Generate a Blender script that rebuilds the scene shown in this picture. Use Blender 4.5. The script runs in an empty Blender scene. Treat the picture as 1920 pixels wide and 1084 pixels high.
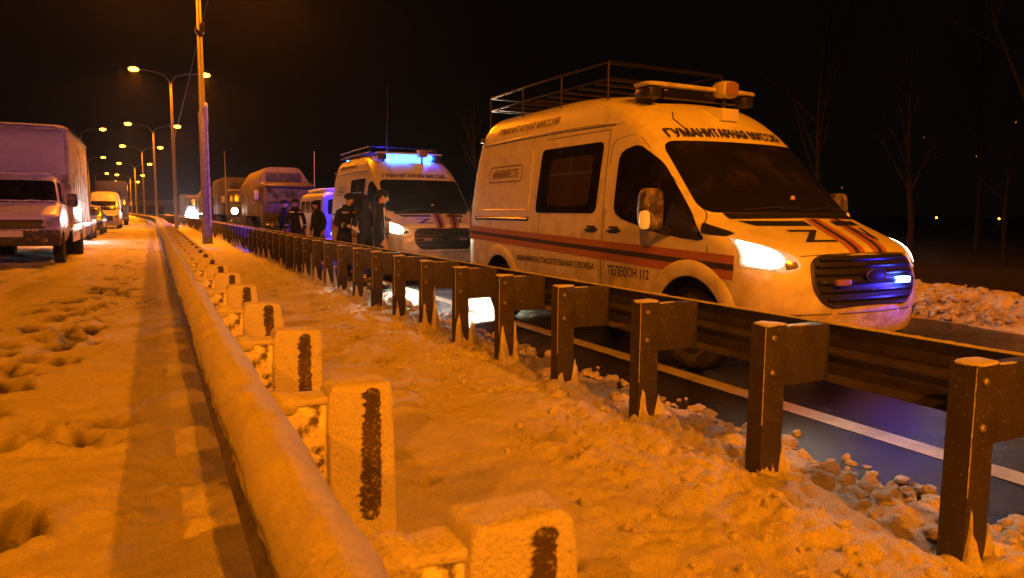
import bpy, bmesh, math, random
import numpy as np
from mathutils import Vector, Matrix

random.seed(7)
rng = np.random.default_rng(7)
scene = bpy.context.scene
COL = scene.collection
PI = math.pi

# ------------------------------------------------------------------ camera
cam_d = bpy.data.cameras.new('camera')
cam = bpy.data.objects.new('camera', cam_d)
COL.objects.link(cam)
CF, CPITCH, CROLL, CYAW, CH = 1328.8, -0.1069, 0.0071, 0.4685, 1.3813
_F = Vector((math.sin(CYAW) * math.cos(CPITCH), math.cos(CYAW) * math.cos(CPITCH), math.sin(CPITCH)))
_R = Vector((math.cos(CYAW), -math.sin(CYAW), 0))
_U = _R.cross(_F)
_R2 = math.cos(CROLL) * _R + math.sin(CROLL) * _U
_U2 = -math.sin(CROLL) * _R + math.cos(CROLL) * _U
cam.matrix_world = Matrix(((_R2.x, _U2.x, -_F.x, 0), (_R2.y, _U2.y, -_F.y, 0), (_R2.z, _U2.z, -_F.z, CH), (0, 0, 0, 1)))
cam_d.sensor_width = 36
cam_d.lens = CF / 1920 * 36
cam_d.clip_start = 0.05
cam_d.clip_end = 4000
cam_d.dof.use_dof = True
cam_d.dof.focus_distance = 8.0
cam_d.dof.aperture_fstop = 5.6
scene.camera = cam

# ------------------------------------------------------------------ night sky
world = bpy.data.worlds.new('World')
scene.world = world
world.use_nodes = True
bg = world.node_tree.nodes['Background']
bg.inputs['Color'].default_value = (0.0020, 0.0012, 0.0009, 1)
bg.inputs['Strength'].default_value = 1.0
scene.view_settings.view_transform = 'Standard'
scene.view_settings.look = 'None'
scene.view_settings.gamma = 1
scene.view_settings.exposure = 0.0
scene.view_settings.use_curve_mapping = False
cy = scene.cycles
cy.use_denoising = True
cy.max_bounces = 6
cy.diffuse_bounces = 3
cy.glossy_bounces = 3
cy.transmission_bounces = 2
cy.caustics_reflective = False
cy.caustics_refractive = False
cy.sample_clamp_indirect = 4.0
SODIUM = (1.0, 0.225, 0.0015)
P_STREET = 11800
P_HEAD = 110
BLUE = (0.05, 0.035, 1.0)

# ------------------------------------------------------------------ helpers
def link(o, parent=None):
    COL.objects.link(o)
    if parent is not None:
        o.parent = parent
    return o

def tag(o, label=None, cat=None, group=None, kind=None):
    if label: o['label'] = label
    if cat: o['category'] = cat
    if group: o['group'] = group
    if kind: o['kind'] = kind
    return o

def empty(name, loc, rz=0, label=None, cat=None, group=None):
    o = bpy.data.objects.new(name, None)
    o.empty_display_size = 0.2
    o.location = loc
    o.rotation_euler = (0, 0, rz)
    link(o)
    return tag(o, label, cat, group)

def copy_tree(o, parent=None):
    c = o.copy()
    link(c)
    if parent is not None: c.parent = parent
    for ch in list(o.children): copy_tree(ch, c)
    return c

def mat(name, col, rough=0.5, metal=0.0, emit=None, es=0.0, vary=None, bump=None, spec=0.5, coat=0.0, roughvar=None):
    """vary: list of (scale, col2, lo, hi) noise mixes; bump: list of (scale, strength, distance)"""
    m = bpy.data.materials.new(name)
    m.use_nodes = True
    nt = m.node_tree
    b = nt.nodes['Principled BSDF']
    b.inputs['Base Color'].default_value = (*col, 1)
    b.inputs['Roughness'].default_value = rough
    b.inputs['Metallic'].default_value = metal
    b.inputs['Specular IOR Level'].default_value = spec
    if coat: 
        b.inputs['Coat Weight'].default_value = coat
        b.inputs['Coat Roughness'].default_value = 0.08
    if emit:
        b.inputs['Emission Color'].default_value = (*emit, 1)
        b.inputs['Emission Strength'].default_value = es
    tc = None
    def coords():
        nonlocal tc
        if tc is None: tc = nt.nodes.new('ShaderNodeTexCoord')
        return tc.outputs['Object']
    def noise(scale, detail=6):
        n = nt.nodes.new('ShaderNodeTexNoise')
        n.inputs['Scale'].default_value = scale
        n.inputs['Detail'].default_value = detail
        n.inputs['Roughness'].default_value = 0.6
        nt.links.new(coords(), n.inputs['Vector'])
        return n.outputs['Fac']
    last = None
    for (sc, c2, lo, hi) in (vary or []):
        mr = nt.nodes.new('ShaderNodeMapRange')
        mr.inputs['From Min'].default_value = lo
        mr.inputs['From Max'].default_value = hi
        nt.links.new(noise(sc), mr.inputs['Value'])
        mx = nt.nodes.new('ShaderNodeMix')
        mx.data_type = 'RGBA'
        if last is None: mx.inputs[6].default_value = (*col, 1)
        else: nt.links.new(last, mx.inputs[6])
        mx.inputs[7].default_value = (*c2, 1)
        nt.links.new(mr.outputs['Result'], mx.inputs[0])
        last = mx.outputs[2]
    if last is not None: nt.links.new(last, b.inputs['Base Color'])
    if roughvar:
        sc, r0, r1, lo, hi = roughvar
        mr = nt.nodes.new('ShaderNodeMapRange')
        mr.inputs['From Min'].default_value = lo
        mr.inputs['From Max'].default_value = hi
        mr.inputs['To Min'].default_value = r0
        mr.inputs['To Max'].default_value = r1
        nt.links.new(noise(sc), mr.inputs['Value'])
        nt.links.new(mr.outputs['Result'], b.inputs['Roughness'])
    prev = None
    for (sc, st, di) in (bump or []):
        bp = nt.nodes.new('ShaderNodeBump')
        bp.inputs['Strength'].default_value = st
        bp.inputs['Distance'].default_value = di
        nt.links.new(noise(sc, 4), bp.inputs['Height'])
        if prev is not None: nt.links.new(prev, bp.inputs['Normal'])
        prev = bp.outputs['Normal']
    if prev is not None: nt.links.new(prev, b.inputs['Normal'])
    return m

def dirt_by_height(m, z0, z1, dirt, amount, scale=3.0):
    """road spray on the lower part of a body (wear that stays put)"""
    nt = m.node_tree
    b = nt.nodes['Principled BSDF']
    tc = nt.nodes.new('ShaderNodeTexCoord')
    sx = nt.nodes.new('ShaderNodeSeparateXYZ')
    nt.links.new(tc.outputs['Object'], sx.inputs[0])
    n = nt.nodes.new('ShaderNodeTexNoise')
    n.inputs['Scale'].default_value = scale
    n.inputs['Detail'].default_value = 8
    nt.links.new(tc.outputs['Object'], n.inputs['Vector'])
    mr = nt.nodes.new('ShaderNodeMapRange')
    mr.inputs['From Min'].default_value = z1
    mr.inputs['From Max'].default_value = z0
    nt.links.new(sx.outputs['Z'], mr.inputs['Value'])
    ad = nt.nodes.new('ShaderNodeMath'); ad.operation = 'MULTIPLY_ADD'
    nt.links.new(n.outputs['Fac'], ad.inputs[0]); ad.inputs[1].default_value = 1.6; ad.inputs[2].default_value = -0.8
    a2 = nt.nodes.new('ShaderNodeMath'); a2.operation = 'ADD'
    nt.links.new(mr.outputs['Result'], a2.inputs[0]); nt.links.new(ad.outputs[0], a2.inputs[1])
    m3 = nt.nodes.new('ShaderNodeMath'); m3.operation = 'MULTIPLY'; m3.use_clamp = True
    nt.links.new(a2.outputs[0], m3.inputs[0]); m3.inputs[1].default_value = amount
    mx = nt.nodes.new('ShaderNodeMix'); mx.data_type = 'RGBA'
    old = b.inputs['Base Color']
    if old.is_linked: nt.links.new(old.links[0].from_socket, mx.inputs[6])
    else: mx.inputs[6].default_value = old.default_value
    mx.inputs[7].default_value = (*dirt, 1)
    nt.links.new(m3.outputs[0], mx.inputs[0])
    nt.links.new(mx.outputs[2], b.inputs['Base Color'])
    rg = nt.nodes.new('ShaderNodeMapRange')
    rg.inputs['To Min'].default_value = b.inputs['Roughness'].default_value
    rg.inputs['To Max'].default_value = 0.75
    nt.links.new(m3.outputs[0], rg.inputs['Value'])
    nt.links.new(rg.outputs['Result'], b.inputs['Roughness'])
    return m

class MB:
    def __init__(s): s.v = []; s.f = []; s.m = []
    def add(s, vs, fs, m=0):
        o = len(s.v)
        s.v += [tuple(p) for p in vs]
        s.f += [tuple(i + o for i in f) for f in fs]
        s.m += [m] * len(fs)
        return s
    def box(s, x0, x1, y0, y1, z0, z1, m=0):
        return s.add([(x0, y0, z0), (x1, y0, z0), (x1, y1, z0), (x0, y1, z0), (x0, y0, z1), (x1, y0, z1), (x1, y1, z1), (x0, y1, z1)],
              [(0, 3, 2, 1), (4, 5, 6, 7), (0, 1, 5, 4), (1, 2, 6, 5), (2, 3, 7, 6), (3, 0, 4, 7)], m)
    def tube(s, pts, r, seg=8, m=0, caps=True):
        pts = [Vector(p) for p in pts]
        n = len(pts)
        rs = r if hasattr(r, '__len__') else [r] * n
        ref = None
        vs = []
        for i, p in enumerate(pts):
            d = (pts[min(i + 1, n - 1)] - pts[max(i - 1, 0)]).normalized()
            if ref is None:
                ref = Vector((0, 0, 1)) if abs(d.z) < 0.9 else Vector((1, 0, 0))
            a = d.cross(ref).normalized()
            b = a.cross(d).normalized()
            ref = b
            for k in range(seg):
                t = 2 * PI * k / seg
                vs.append(p + rs[i] * (math.cos(t) * a + math.sin(t) * b))
        fs = []
        for i in range(n - 1):
            for k in range(seg):
                k2 = (k + 1) % seg
                fs.append((i * seg + k, i * seg + k2, (i + 1) * seg + k2, (i + 1) * seg + k))
        if caps:
            fs.append(tuple(range(seg))[::-1])
            fs.append(tuple((n - 1) * seg + k for k in range(seg)))
        return s.add(vs, fs, m)
    def lathe(s, prof, c, axis='z', seg=20, m=0):
        """prof list of (r, h) round axis through c"""
        vs = []
        for (r, h) in prof:
            for k in range(seg):
                t = 2 * PI * k / seg
                a, b = r * math.cos(t), r * math.sin(t)
                vs.append((c[0] + h, c[1] + a, c[2] + b) if axis == 'x' else (c[0] + a, c[1] + h, c[2] + b) if axis == 'y' else (c[0] + a, c[1] + b, c[2] + h))
        fs = []
        for i in range(len(prof) - 1):
            for k in range(seg):
                k2 = (k + 1) % seg
                fs.append((i * seg + k, i * seg + k2, (i + 1) * seg + k2, (i + 1) * seg + k))
        fs.append(tuple(range(seg)))
        fs.append(tuple((len(prof) - 1) * seg + k for k in range(seg)))
        return s.add(vs, fs, m)
    def ball(s, c, r, seg=12, rings=8, m=0):
        rx, ry, rz = r if hasattr(r, '__len__') else (r, r, r)
        vs = [(c[0], c[1], c[2] - rz)]
        for i in range(1, rings):
            ph = -PI / 2 + PI * i / rings
            for k in range(seg):
                t = 2 * PI * k / seg
                vs.append((c[0] + rx * math.cos(ph) * math.cos(t), c[1] + ry * math.cos(ph) * math.sin(t), c[2] + rz * math.sin(ph)))
        vs.append((c[0], c[1], c[2] + rz))
        fs = [(0, 1 + (k + 1) % seg, 1 + k) for k in range(seg)]
        for i in range(rings - 2):
            for k in range(seg):
                k2 = (k + 1) % seg
                fs.append((1 + i * seg + k, 1 + i * seg + k2, 1 + (i + 1) * seg + k2, 1 + (i + 1) * seg + k))
        L = len(vs) - 1
        fs += [(L, 1 + (rings - 2) * seg + k, 1 + (rings - 2) * seg + (k + 1) % seg) for k in range(seg)]
        return s.add(vs, fs, m)
    def extrude(s, prof, y0, y1, m=0):
        """closed polygon in (x, z) swept from y0 to y1"""
        n = len(prof)
        vs = [(x, y0, z) for x, z in prof] + [(x, y1, z) for x, z in prof]
        fs = [(i, (i + 1) % n, n + (i + 1) % n, n + i) for i in range(n)]
        fs += [tuple(range(n))[::-1], tuple(range(n, 2 * n))]
        return s.add(vs, fs, m)
    def grid(s, rows, m=0, flip=False):
        nr, nc = len(rows), len(rows[0])
        vs = [p for r in rows for p in r]
        fs = []
        for i in range(nr - 1):
            for j in range(nc - 1):
                q = (i * nc + j, i * nc + j + 1, (i + 1) * nc + j + 1, (i + 1) * nc + j)
                fs.append(q[::-1] if flip else q)
        return s.add(vs, fs, m)
    def mesh(s, name, mats, smooth=False, bevel=0, angle=40):
        me = bpy.data.meshes.new(name)
        me.from_pydata(s.v, [], s.f)
        for m in (mats if isinstance(mats, (list, tuple)) else [mats]): me.materials.append(m)
        if any(s.m):
            me.polygons.foreach_set('material_index', s.m)
        bm = bmesh.new(); bm.from_mesh(me)
        bmesh.ops.recalc_face_normals(bm, faces=bm.faces)
        if bevel:
            es = [e for e in bm.edges if len(e.link_faces) == 2 and e.calc_face_angle(0) > 0.6]
            bmesh.ops.bevel(bm, geom=es, offset=bevel, segments=2, affect='EDGES', profile=0.6)
        bm.to_mesh(me); bm.free()
        if smooth or bevel:
            me.polygons.foreach_set('use_smooth', [True] * len(me.polygons))
            me.set_sharp_from_angle(angle=math.radians(angle))
        me.update()
        return me
    def build(s, name, mats, parent=None, smooth=False, bevel=0, angle=40):
        return link(bpy.data.objects.new(name, s.mesh(name, mats, smooth, bevel, angle)), parent)

def fast_grid(name, X, Y, Z, m, parent=None, keep=None):
    """big numpy grid -> mesh object"""
    nr, nc = X.shape
    me = bpy.data.meshes.new(name)
    idx = np.arange(nr * nc).reshape(nr, nc)
    q = np.stack([idx[:-1, :-1], idx[:-1, 1:], idx[1:, 1:], idx[1:, :-1]], -1).reshape(-1, 4)
    if keep is not None: q = q[keep.reshape(-1)]
    me.vertices.add(nr * nc)
    me.vertices.foreach_set('co', np.stack([X, Y, Z], -1).astype(np.float32).ravel())
    n = len(q)
    me.loops.add(n * 4); me.polygons.add(n)
    me.loops.foreach_set('vertex_index', q.astype(np.int32).ravel())
    me.polygons.foreach_set('loop_start', (np.arange(n) * 4).astype(np.int32))
    me.polygons.foreach_set('use_smooth', np.ones(n, bool))
    me.update(calc_edges=True)
    me.materials.append(m)
    return link(bpy.data.objects.new(name, me), parent)

# numpy noise -----------------------------------------------------------
_perm = rng.random((256, 256))
_px = rng.random((256, 256)); _py = rng.random((256, 256))
def vnoise(x, y):
    xi = np.floor(x).astype(int); yi = np.floor(y).astype(int)
    fx = x - xi; fy = y - yi
    fx = fx * fx * fx * (fx * (fx * 6 - 15) + 10); fy = fy * fy * fy * (fy * (fy * 6 - 15) + 10)
    a = _perm[xi & 255, yi & 255]; b = _perm[(xi + 1) & 255, yi & 255]
    c = _perm[xi & 255, (yi + 1) & 255]; d = _perm[(xi + 1) & 255, (yi + 1) & 255]
    return (a * (1 - fx) + b * fx) * (1 - fy) + (c * (1 - fx) + d * fx) * fy - 0.5
def fbm(x, y, o=4, g=0.5):
    s = 0; a = 1
    for i in range(o):
        s = s + a * vnoise(x * 2 ** i + 17.3 * i, y * 2 ** i + 9.1 * i); a *= g
    return s
def worley(x, y):
    xi = np.floor(x).astype(int); yi = np.floor(y).astype(int)
    best = np.full(x.shape, 9.0)
    for dx in (-1, 0, 1):
        for dy in (-1, 0, 1):
            cx = xi + dx; cyy = yi + dy
            px = cx + _px[cx & 255, cyy & 255]; py = cyy + _py[cx & 255, cyy & 255]
            best = np.minimum(best, (x - px) ** 2 + (y - py) ** 2)
    return np.sqrt(best)
def lumps(x, y, sc):
    """rounded clods"""
    w = worley(x / sc, y / sc)
    return np.sqrt(np.clip(0.30 - w * w, 0, 1)) * 0.75 * sc
def smooth01(t):
    t = np.clip(t, 0, 1)
    return t * t * (3 - 2 * t)

def bend(Y):
    """the road bends gently to the left in the distance"""
    if np.isscalar(Y):
        t = min(max(Y - 42, 0), 38)
        return -0.00062 * t * t - 0.0471 * max(Y - 80, 0)
    t = np.clip(Y - 42, 0, 38)
    return -0.00062 * t * t - 0.0471 * np.maximum(Y - 80, 0)

# ------------------------------------------------------------------ materials
M = {}
M['snow'] = mat('packed_snow', (0.80, 0.80, 0.82), 0.75, vary=[(1.7, (0.66, 0.65, 0.65), 0.5, 0.75), (22, (0.86, 0.86, 0.88), 0.45, 0.7), (120, (0.58, 0.57, 0.57), 0.54, 0.68), (210, (0.92, 0.92, 0.94), 0.56, 0.66)], bump=[(28, 0.6, 0.03), (90, 0.9, 0.018), (230, 0.9, 0.008)], spec=0.3)
M['capsnow'] = mat('blown_snow', (0.84, 0.84, 0.86), 0.8, vary=[(9, (0.74, 0.73, 0.74), 0.5, 0.72), (130, (0.64, 0.63, 0.63), 0.54, 0.68), (230, (0.93, 0.93, 0.95), 0.56, 0.66)], bump=[(35, 0.5, 0.02), (110, 0.9, 0.014), (260, 0.9, 0.007)], spec=0.3)
M['banksnow'] = mat('ploughed_snow', (0.66, 0.60, 0.54), 0.85, vary=[(2.5, (0.36, 0.31, 0.28), 0.42, 0.7), (14, (0.74, 0.72, 0.70), 0.5, 0.7)], bump=[(40, 0.6, 0.02), (140, 0.6, 0.008)], spec=0.2)
M['clod'] = mat('dirty_snow_clods', (0.78, 0.76, 0.73), 0.85, vary=[(3, (0.50, 0.47, 0.44), 0.45, 0.65), (9, (0.74, 0.72, 0.70), 0.5, 0.7)], bump=[(45, 0.9, 0.02), (160, 0.8, 0.008)], spec=0.2)
M['asphalt'] = mat('wet_asphalt', (0.012, 0.012, 0.013), 0.3, vary=[(1.3, (0.022, 0.021, 0.021), 0.4, 0.7), (90, (0.06, 0.06, 0.06), 0.62, 0.75)], bump=[(60, 0.6, 0.010), (150, 0.6, 0.005)], roughvar=(1.1, 0.15, 0.30, 0.35, 0.65), spec=0.38)
M['line'] = mat('worn_white_line_paint', (0.44, 0.43, 0.41), 0.5, vary=[(5, (0.26, 0.25, 0.24), 0.45, 0.7), (55, (0.08, 0.08, 0.08), 0.58, 0.68)], bump=[(60, 0.5, 0.006)])
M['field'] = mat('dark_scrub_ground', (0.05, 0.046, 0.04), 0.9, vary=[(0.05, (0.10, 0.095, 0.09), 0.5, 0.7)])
M['steel'] = mat('weathered_galvanised_steel', (0.085, 0.08, 0.078), 0.55, 0.3, vary=[(7, (0.05, 0.045, 0.042), 0.45, 0.7), (60, (0.15, 0.145, 0.14), 0.60, 0.78)], bump=[(70, 0.25, 0.004)])
M['rime'] = mat('rimed_steel', (0.050, 0.044, 0.042), 0.7, 0.2, vary=[(6, (0.030, 0.026, 0.024), 0.45, 0.7), (70, (0.36, 0.35, 0.35), 0.63, 0.74)], bump=[(80, 0.4, 0.005)])
M['mottle'] = mat('steel_half_hidden_by_snow', (0.80, 0.80, 0.81), 0.75, vary=[(17, (0.12, 0.105, 0.10), 0.50, 0.60), (60, (0.8, 0.8, 0.81), 0.56, 0.66)], bump=[(30, 0.6, 0.012)])
M['darkslot'] = mat('dark_rusty_web', (0.060, 0.046, 0.040), 0.8, 0.1, vary=[(8, (0.10, 0.075, 0.06), 0.45, 0.7), (28, (0.55, 0.54, 0.53), 0.60, 0.70), (110, (0.40, 0.39, 0.38), 0.56, 0.70)], bump=[(60, 0.4, 0.005)])
M['frostbeam'] = mat('frost_dusted_beam', (0.20, 0.185, 0.175), 0.7, 0.1, vary=[(9, (0.10, 0.09, 0.085), 0.45, 0.7), (60, (0.45, 0.44, 0.43), 0.6, 0.72)], bump=[(60, 0.4, 0.005)])
M['bolt'] = mat('bolt_steel', (0.32, 0.31, 0.30), 0.5, 0.7)
M['pole'] = mat('grey_pole_paint', (0.19, 0.18, 0.175), 0.55, 0.2, vary=[(9, (0.30, 0.29, 0.28), 0.5, 0.7)], bump=[(30, 0.15, 0.005)])
M['lamphead'] = mat('lamp_housing', (0.30, 0.30, 0.30), 0.5, 0.3)
M['sodium'] = mat('lit_sodium_lens', (0.9, 0.6, 0.3), 0.3, emit=(1.0, 0.38, 0.015), es=34)
M['white_lamp'] = mat('far_white_lamp', (0.9, 0.9, 0.9), 0.3, emit=(0.9, 0.95, 1.0), es=25)
M['paint'] = dirt_by_height(mat('white_van_paint', (0.84, 0.83, 0.82), 0.32, coat=0.35, bump=[(5, 0.02, 0.01)]), 0.38, 0.96, (0.32, 0.27, 0.22), 0.95, 6)
M['paint_plain'] = mat('white_van_panel_paint', (0.84, 0.83, 0.82), 0.32, coat=0.35)
M['clad'] = mat('dark_plastic_cladding', (0.03, 0.03, 0.032), 0.6, vary=[(8, (0.16, 0.14, 0.12), 0.5, 0.75)], bump=[(60, 0.2, 0.003)])
M['black'] = mat('black_plastic', (0.018, 0.018, 0.019), 0.45, vary=[(20, (0.07, 0.065, 0.06), 0.58, 0.75)])
M['glass'] = mat('tinted_window_glass', (0.012, 0.011, 0.010), 0.07, spec=0.5, vary=[(3, (0.035, 0.030, 0.026), 0.5, 0.75)], roughvar=(4, 0.05, 0.3, 0.4, 0.7))
M['glass2'] = mat('sliding_window_pane', (0.045, 0.035, 0.030), 0.1, spec=0.5, vary=[(2, (0.07, 0.052, 0.042), 0.4, 0.7)])
M['orange'] = mat('orange_rescue_stripe', (0.47, 0.19, 0.10), 0.4)
M['navy'] = mat('dark_blue_stripe', (0.05, 0.045, 0.09), 0.4)
M['letter'] = mat('dark_lettering', (0.03, 0.028, 0.04), 0.5)
M['seam'] = mat('dark_body_seam', (0.10, 0.09, 0.085), 0.6)
M['chrome'] = mat('chrome_trim', (0.75, 0.74, 0.72), 0.15, 1.0)
M['tyre'] = mat('black_tyre_rubber', (0.022, 0.021, 0.020), 0.85, vary=[(14, (0.14, 0.13, 0.12), 0.55, 0.75)], bump=[(40, 0.4, 0.01)])
M['rim'] = mat('dirty_wheel_rim', (0.22, 0.21, 0.20), 0.5, 0.6, vary=[(10, (0.10, 0.09, 0.08), 0.45, 0.7)])
M['headlens'] = mat('lit_headlight_lens', (0.6, 0.58, 0.55), 0.1, 0.5, emit=(1.0, 0.62, 0.28), es=0.55, vary=[(14, (0.2, 0.19, 0.18), 0.5, 0.6)])
M['headbulb'] = mat('lit_headlight_reflector', (1, 1, 1), 0.1, emit=(1.0, 0.86, 0.60), es=38)
M['headwhite'] = mat('white_led_headlight', (1, 1, 1), 0.1, emit=(0.85, 0.93, 1.0), es=160)
M['headwarm'] = mat('warm_headlight', (1, 1, 1), 0.1, emit=(1.0, 0.78, 0.42), es=40)
M['clearlens'] = mat('unlit_lamp_glass', (0.45, 0.43, 0.40), 0.08, 0.6, spec=0.8)
M['blue_on'] = mat('lit_blue_strobe', (0.1, 0.3, 1), 0.2, emit=(0.10, 0.22, 1.0), es=28)
M['blue_bar'] = mat('lit_blue_beacon_lens', (0.05, 0.2, 1), 0.2, emit=(0.03, 0.20, 1.0), es=14)
M['strobe_off'] = mat('unlit_strobe_lens', (0.30, 0.17, 0.15), 0.3)
M['amber'] = mat('amber_indicator', (0.75, 0.45, 0.12), 0.2, emit=(1.0, 0.45, 0.05), es=0.5)
M['offwhite'] = mat('cream_plastic', (0.55, 0.50, 0.45), 0.55, vary=[(12, (0.30, 0.26, 0.22), 0.52, 0.75)])
M['khaki'] = dirt_by_height(mat('khaki_truck_paint', (0.11, 0.10, 0.075), 0.55, vary=[(3, (0.08, 0.07, 0.055), 0.45, 0.7)]), 0.6, 1.6, (0.09, 0.08, 0.07), 0.7)
M['cabred'] = dirt_by_height(mat('dull_truck_cab_paint', (0.075, 0.055, 0.055), 0.45, vary=[(3, (0.05, 0.04, 0.04), 0.45, 0.7)]), 0.6, 1.7, (0.06, 0.052, 0.05), 0.7)
M['kung'] = mat('truck_box_paint', (0.17, 0.15, 0.11), 0.6, vary=[(2.5, (0.10, 0.09, 0.07), 0.45, 0.7)])
M['uazblue'] = mat('minivan_paint', (0.42, 0.42, 0.48), 0.35, coat=0.3, vary=[(6, (0.30, 0.30, 0.34), 0.5, 0.75)])
M['gazwhite'] = dirt_by_height(mat('dirty_white_truck_paint', (0.78, 0.77, 0.75), 0.35, vary=[(4, (0.64, 0.61, 0.58), 0.5, 0.75)]), 0.55, 1.05, (0.20, 0.175, 0.15), 0.9, 4)
M['boxside'] = mat('streaked_box_sheet', (0.72, 0.70, 0.70), 0.5, 0.0, vary=[(2.2, (0.16, 0.14, 0.13), 0.46, 0.66), (7, (0.72, 0.71, 0.71), 0.52, 0.7)])
M['alu'] = mat('polished_aluminium_sheet', (0.85, 0.85, 0.86), 0.22, 1.0, vary=[(3, (0.5, 0.5, 0.5), 0.55, 0.8)])
M['carblack'] = mat('dark_car_paint', (0.02, 0.02, 0.024), 0.2, coat=0.5)
M['cargrey'] = mat('grey_car_paint', (0.20, 0.20, 0.21), 0.3, coat=0.5)
M['bark'] = mat('dark_tree_bark', (0.022, 0.020, 0.018), 0.9, bump=[(20, 0.5, 0.02)])
M['concrete'] = mat('bridge_concrete', (0.42, 0.40, 0.37), 0.8, vary=[(0.6, (0.30, 0.28, 0.26), 0.45, 0.7)])
M['navycloth'] = mat('dark_navy_workwear', (0.011, 0.011, 0.015), 0.85, bump=[(25, 0.5, 0.02)])
M['skin'] = mat('skin', (0.55, 0.33, 0.24), 0.55)
M['boots'] = mat('black_boot_leather', (0.02, 0.018, 0.016), 0.5)
M['reflect'] = mat('reflective_band', (0.62, 0.60, 0.56), 0.3, 0.3)
M['glove'] = mat('pale_work_glove', (0.58, 0.46, 0.34), 0.8)
M['cable'] = mat('black_cable', (0.03, 0.03, 0.03), 0.7)
M['bluelit_glass'] = mat('truck_windscreen_painted_blue_light', (0.09, 0.09, 0.16), 0.15, vary=[(1.6, (0.02, 0.02, 0.03), 0.45, 0.6)])  # violet-blue light in the truck windscreens, painted into the glass colour
M['sidelamp'] = mat('white_side_lamp', (0.8, 0.75, 0.7), 0.3, emit=(1.0, 0.72, 0.5), es=1.2)
M['gazlens'] = mat('dirty_headlight_glass', (0.42, 0.38, 0.34), 0.2)
M['flake'] = mat('snowflake_ice', (0.9, 0.9, 0.92), 0.6)

def area_spot(name, parent, loc, target, color, power, size=60, blend=0.6, radius=0.06):
    d = bpy.data.lights.new(name, 'SPOT')
    d.energy = power; d.color = color; d.spot_size = math.radians(size); d.spot_blend = blend
    d.shadow_soft_size = radius
    o = bpy.data.objects.new(name, d)
    link(o, parent)
    v = Vector(target) - Vector(loc)
    o.location = loc
    o.rotation_euler = v.to_track_quat('-Z', 'Y').to_euler()
    return o

def point_light(name, parent, loc, color, power, radius=0.05):
    d = bpy.data.lights.new(name, 'POINT')
    d.energy = power; d.color = color; d.shadow_soft_size = radius
    o = bpy.data.objects.new(name, d)
    link(o, parent)
    o.location = loc
    return o

# ================================================================== SETTING
def struct(o): o['kind'] = 'structure'; return o

# far terrain: one big dark sheet of snow
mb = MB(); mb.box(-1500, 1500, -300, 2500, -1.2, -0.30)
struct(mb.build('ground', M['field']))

# wet carriageway
ys = np.concatenate([np.arange(-14, 42, 4.0), np.arange(42, 420, 6.0)])
rows = [[(x + bend(float(y)), float(y), 0.0) for x in (2.3, 4, 6, 8, 9.8)] for y in ys]
mb = MB(); mb.grid(rows)
struct(mb.build('road', M['asphalt'], smooth=True))
rows = [[(x + bend(float(y)), float(y), 0.004) for x in (3.95, 4.14)] for y in ys]
mb = MB(); mb.grid(rows)
struct(mb.build('edge_line', M['line']))

# snow-covered verge + median ------------------------------------------------
yr = [-4.0]
while yr[-1] < 420:
    y = yr[-1]
    yr.append(y + max(0.022, 0.0065 * max(y, 0)))
yr = np.array(yr)
xc = np.concatenate([np.arange(-16, -5, 0.5), np.arange(-5, -2.0, 0.10), np.arange(-2.0, -0.9, 0.04), np.arange(-0.9, 0.7, 0.024), np.arange(0.7, 2.2, 0.026), np.arange(2.2, 3.80, 0.016)])
Yg, Xg = np.meshgrid(yr, xc, indexing='ij')
edge = 3.27 + 0.20 * fbm(Yg * 0.9, Yg * 0 + 3.3, 3) + 0.10 * fbm(Yg * 4.0, Xg * 4, 2)
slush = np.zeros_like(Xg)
h = 0.050 + 0.03 * fbm(Xg * 0.7, Yg * 0.5, 4) + 0.018 * fbm(Xg * 4, Yg * 4, 4)
h += 0.012 * fbm(Xg * 17, Yg * 14, 3) * np.clip(1.1 - Yg / 30, 0.1, 1)
trod = smooth01((fbm(Xg * 0.9 + 21, Yg * 0.55 + 3, 3) + 0.08) * 3.2)
rough = 0.030 * fbm(Xg * 7, Yg * 6, 3) + 0.022 * np.abs(fbm(Xg * 11 + 5, Yg * 9, 3)) + 0.012 * fbm(Xg * 26, Yg * 22, 2)
h += rough * (0.22 + 0.95 * trod) * np.clip(1.1 - Yg / 45, 0.15, 1)
# soft ridge of drift against the left rail
h += 0.06 * np.exp(-((Xg - 0.55) / 0.22) ** 2) * (0.7 + 0.6 * fbm(Yg * 1.3, Yg * 0, 2))
# thrown clods in the half of the median next to the road
cz = smooth01((Xg - 1.35 - 0.5 * fbm(Yg * 0.6, Yg * 0 + 1, 2)) / 1.3)
patch = smooth01((fbm(Xg * 1.4 + 9, Yg * 1.0, 3) + 0.12) * 3)
nearf = np.clip(1.25 - Yg / 60, 0.25, 1)
h += nearf * cz * (0.25 + 0.75 * patch) * (0.62 * lumps(Xg + 0.05 * fbm(Xg * 9, Yg * 9, 2), Yg + .04 * fbm(Xg * 9 + 4, Yg * 9, 2), 0.12) + 0.30 * lumps(Xg + 5, Yg + 3 + .06 * fbm(Xg * 5, Yg * 5, 2), 0.23) + 0.7 * lumps(Xg + 9 + .02 * fbm(Xg * 20, Yg * 20, 2), Yg + 7, 0.06))
h += cz * 0.022 * fbm(Xg * 14, Yg * 14, 3)
h *= 1 - 0.55 * smooth01((Xg - 2.75) / 0.55)
# light tramping in the middle of the median
h += 0.035 * fbm(Xg * 2.2 + 4, Yg * 1.1, 3) * smooth01((Xg - 0.9) / 0.6) * (1 - cz)
h += 0.030 * patch * lumps(Xg, Yg, 0.3) * smooth01((Xg - 1.0) / 0.6)
# the snow breaks off at the wet road
off = smooth01((Xg - edge + 0.10) / 0.16)
h = h * (1 - off) - 0.06 * off
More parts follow.
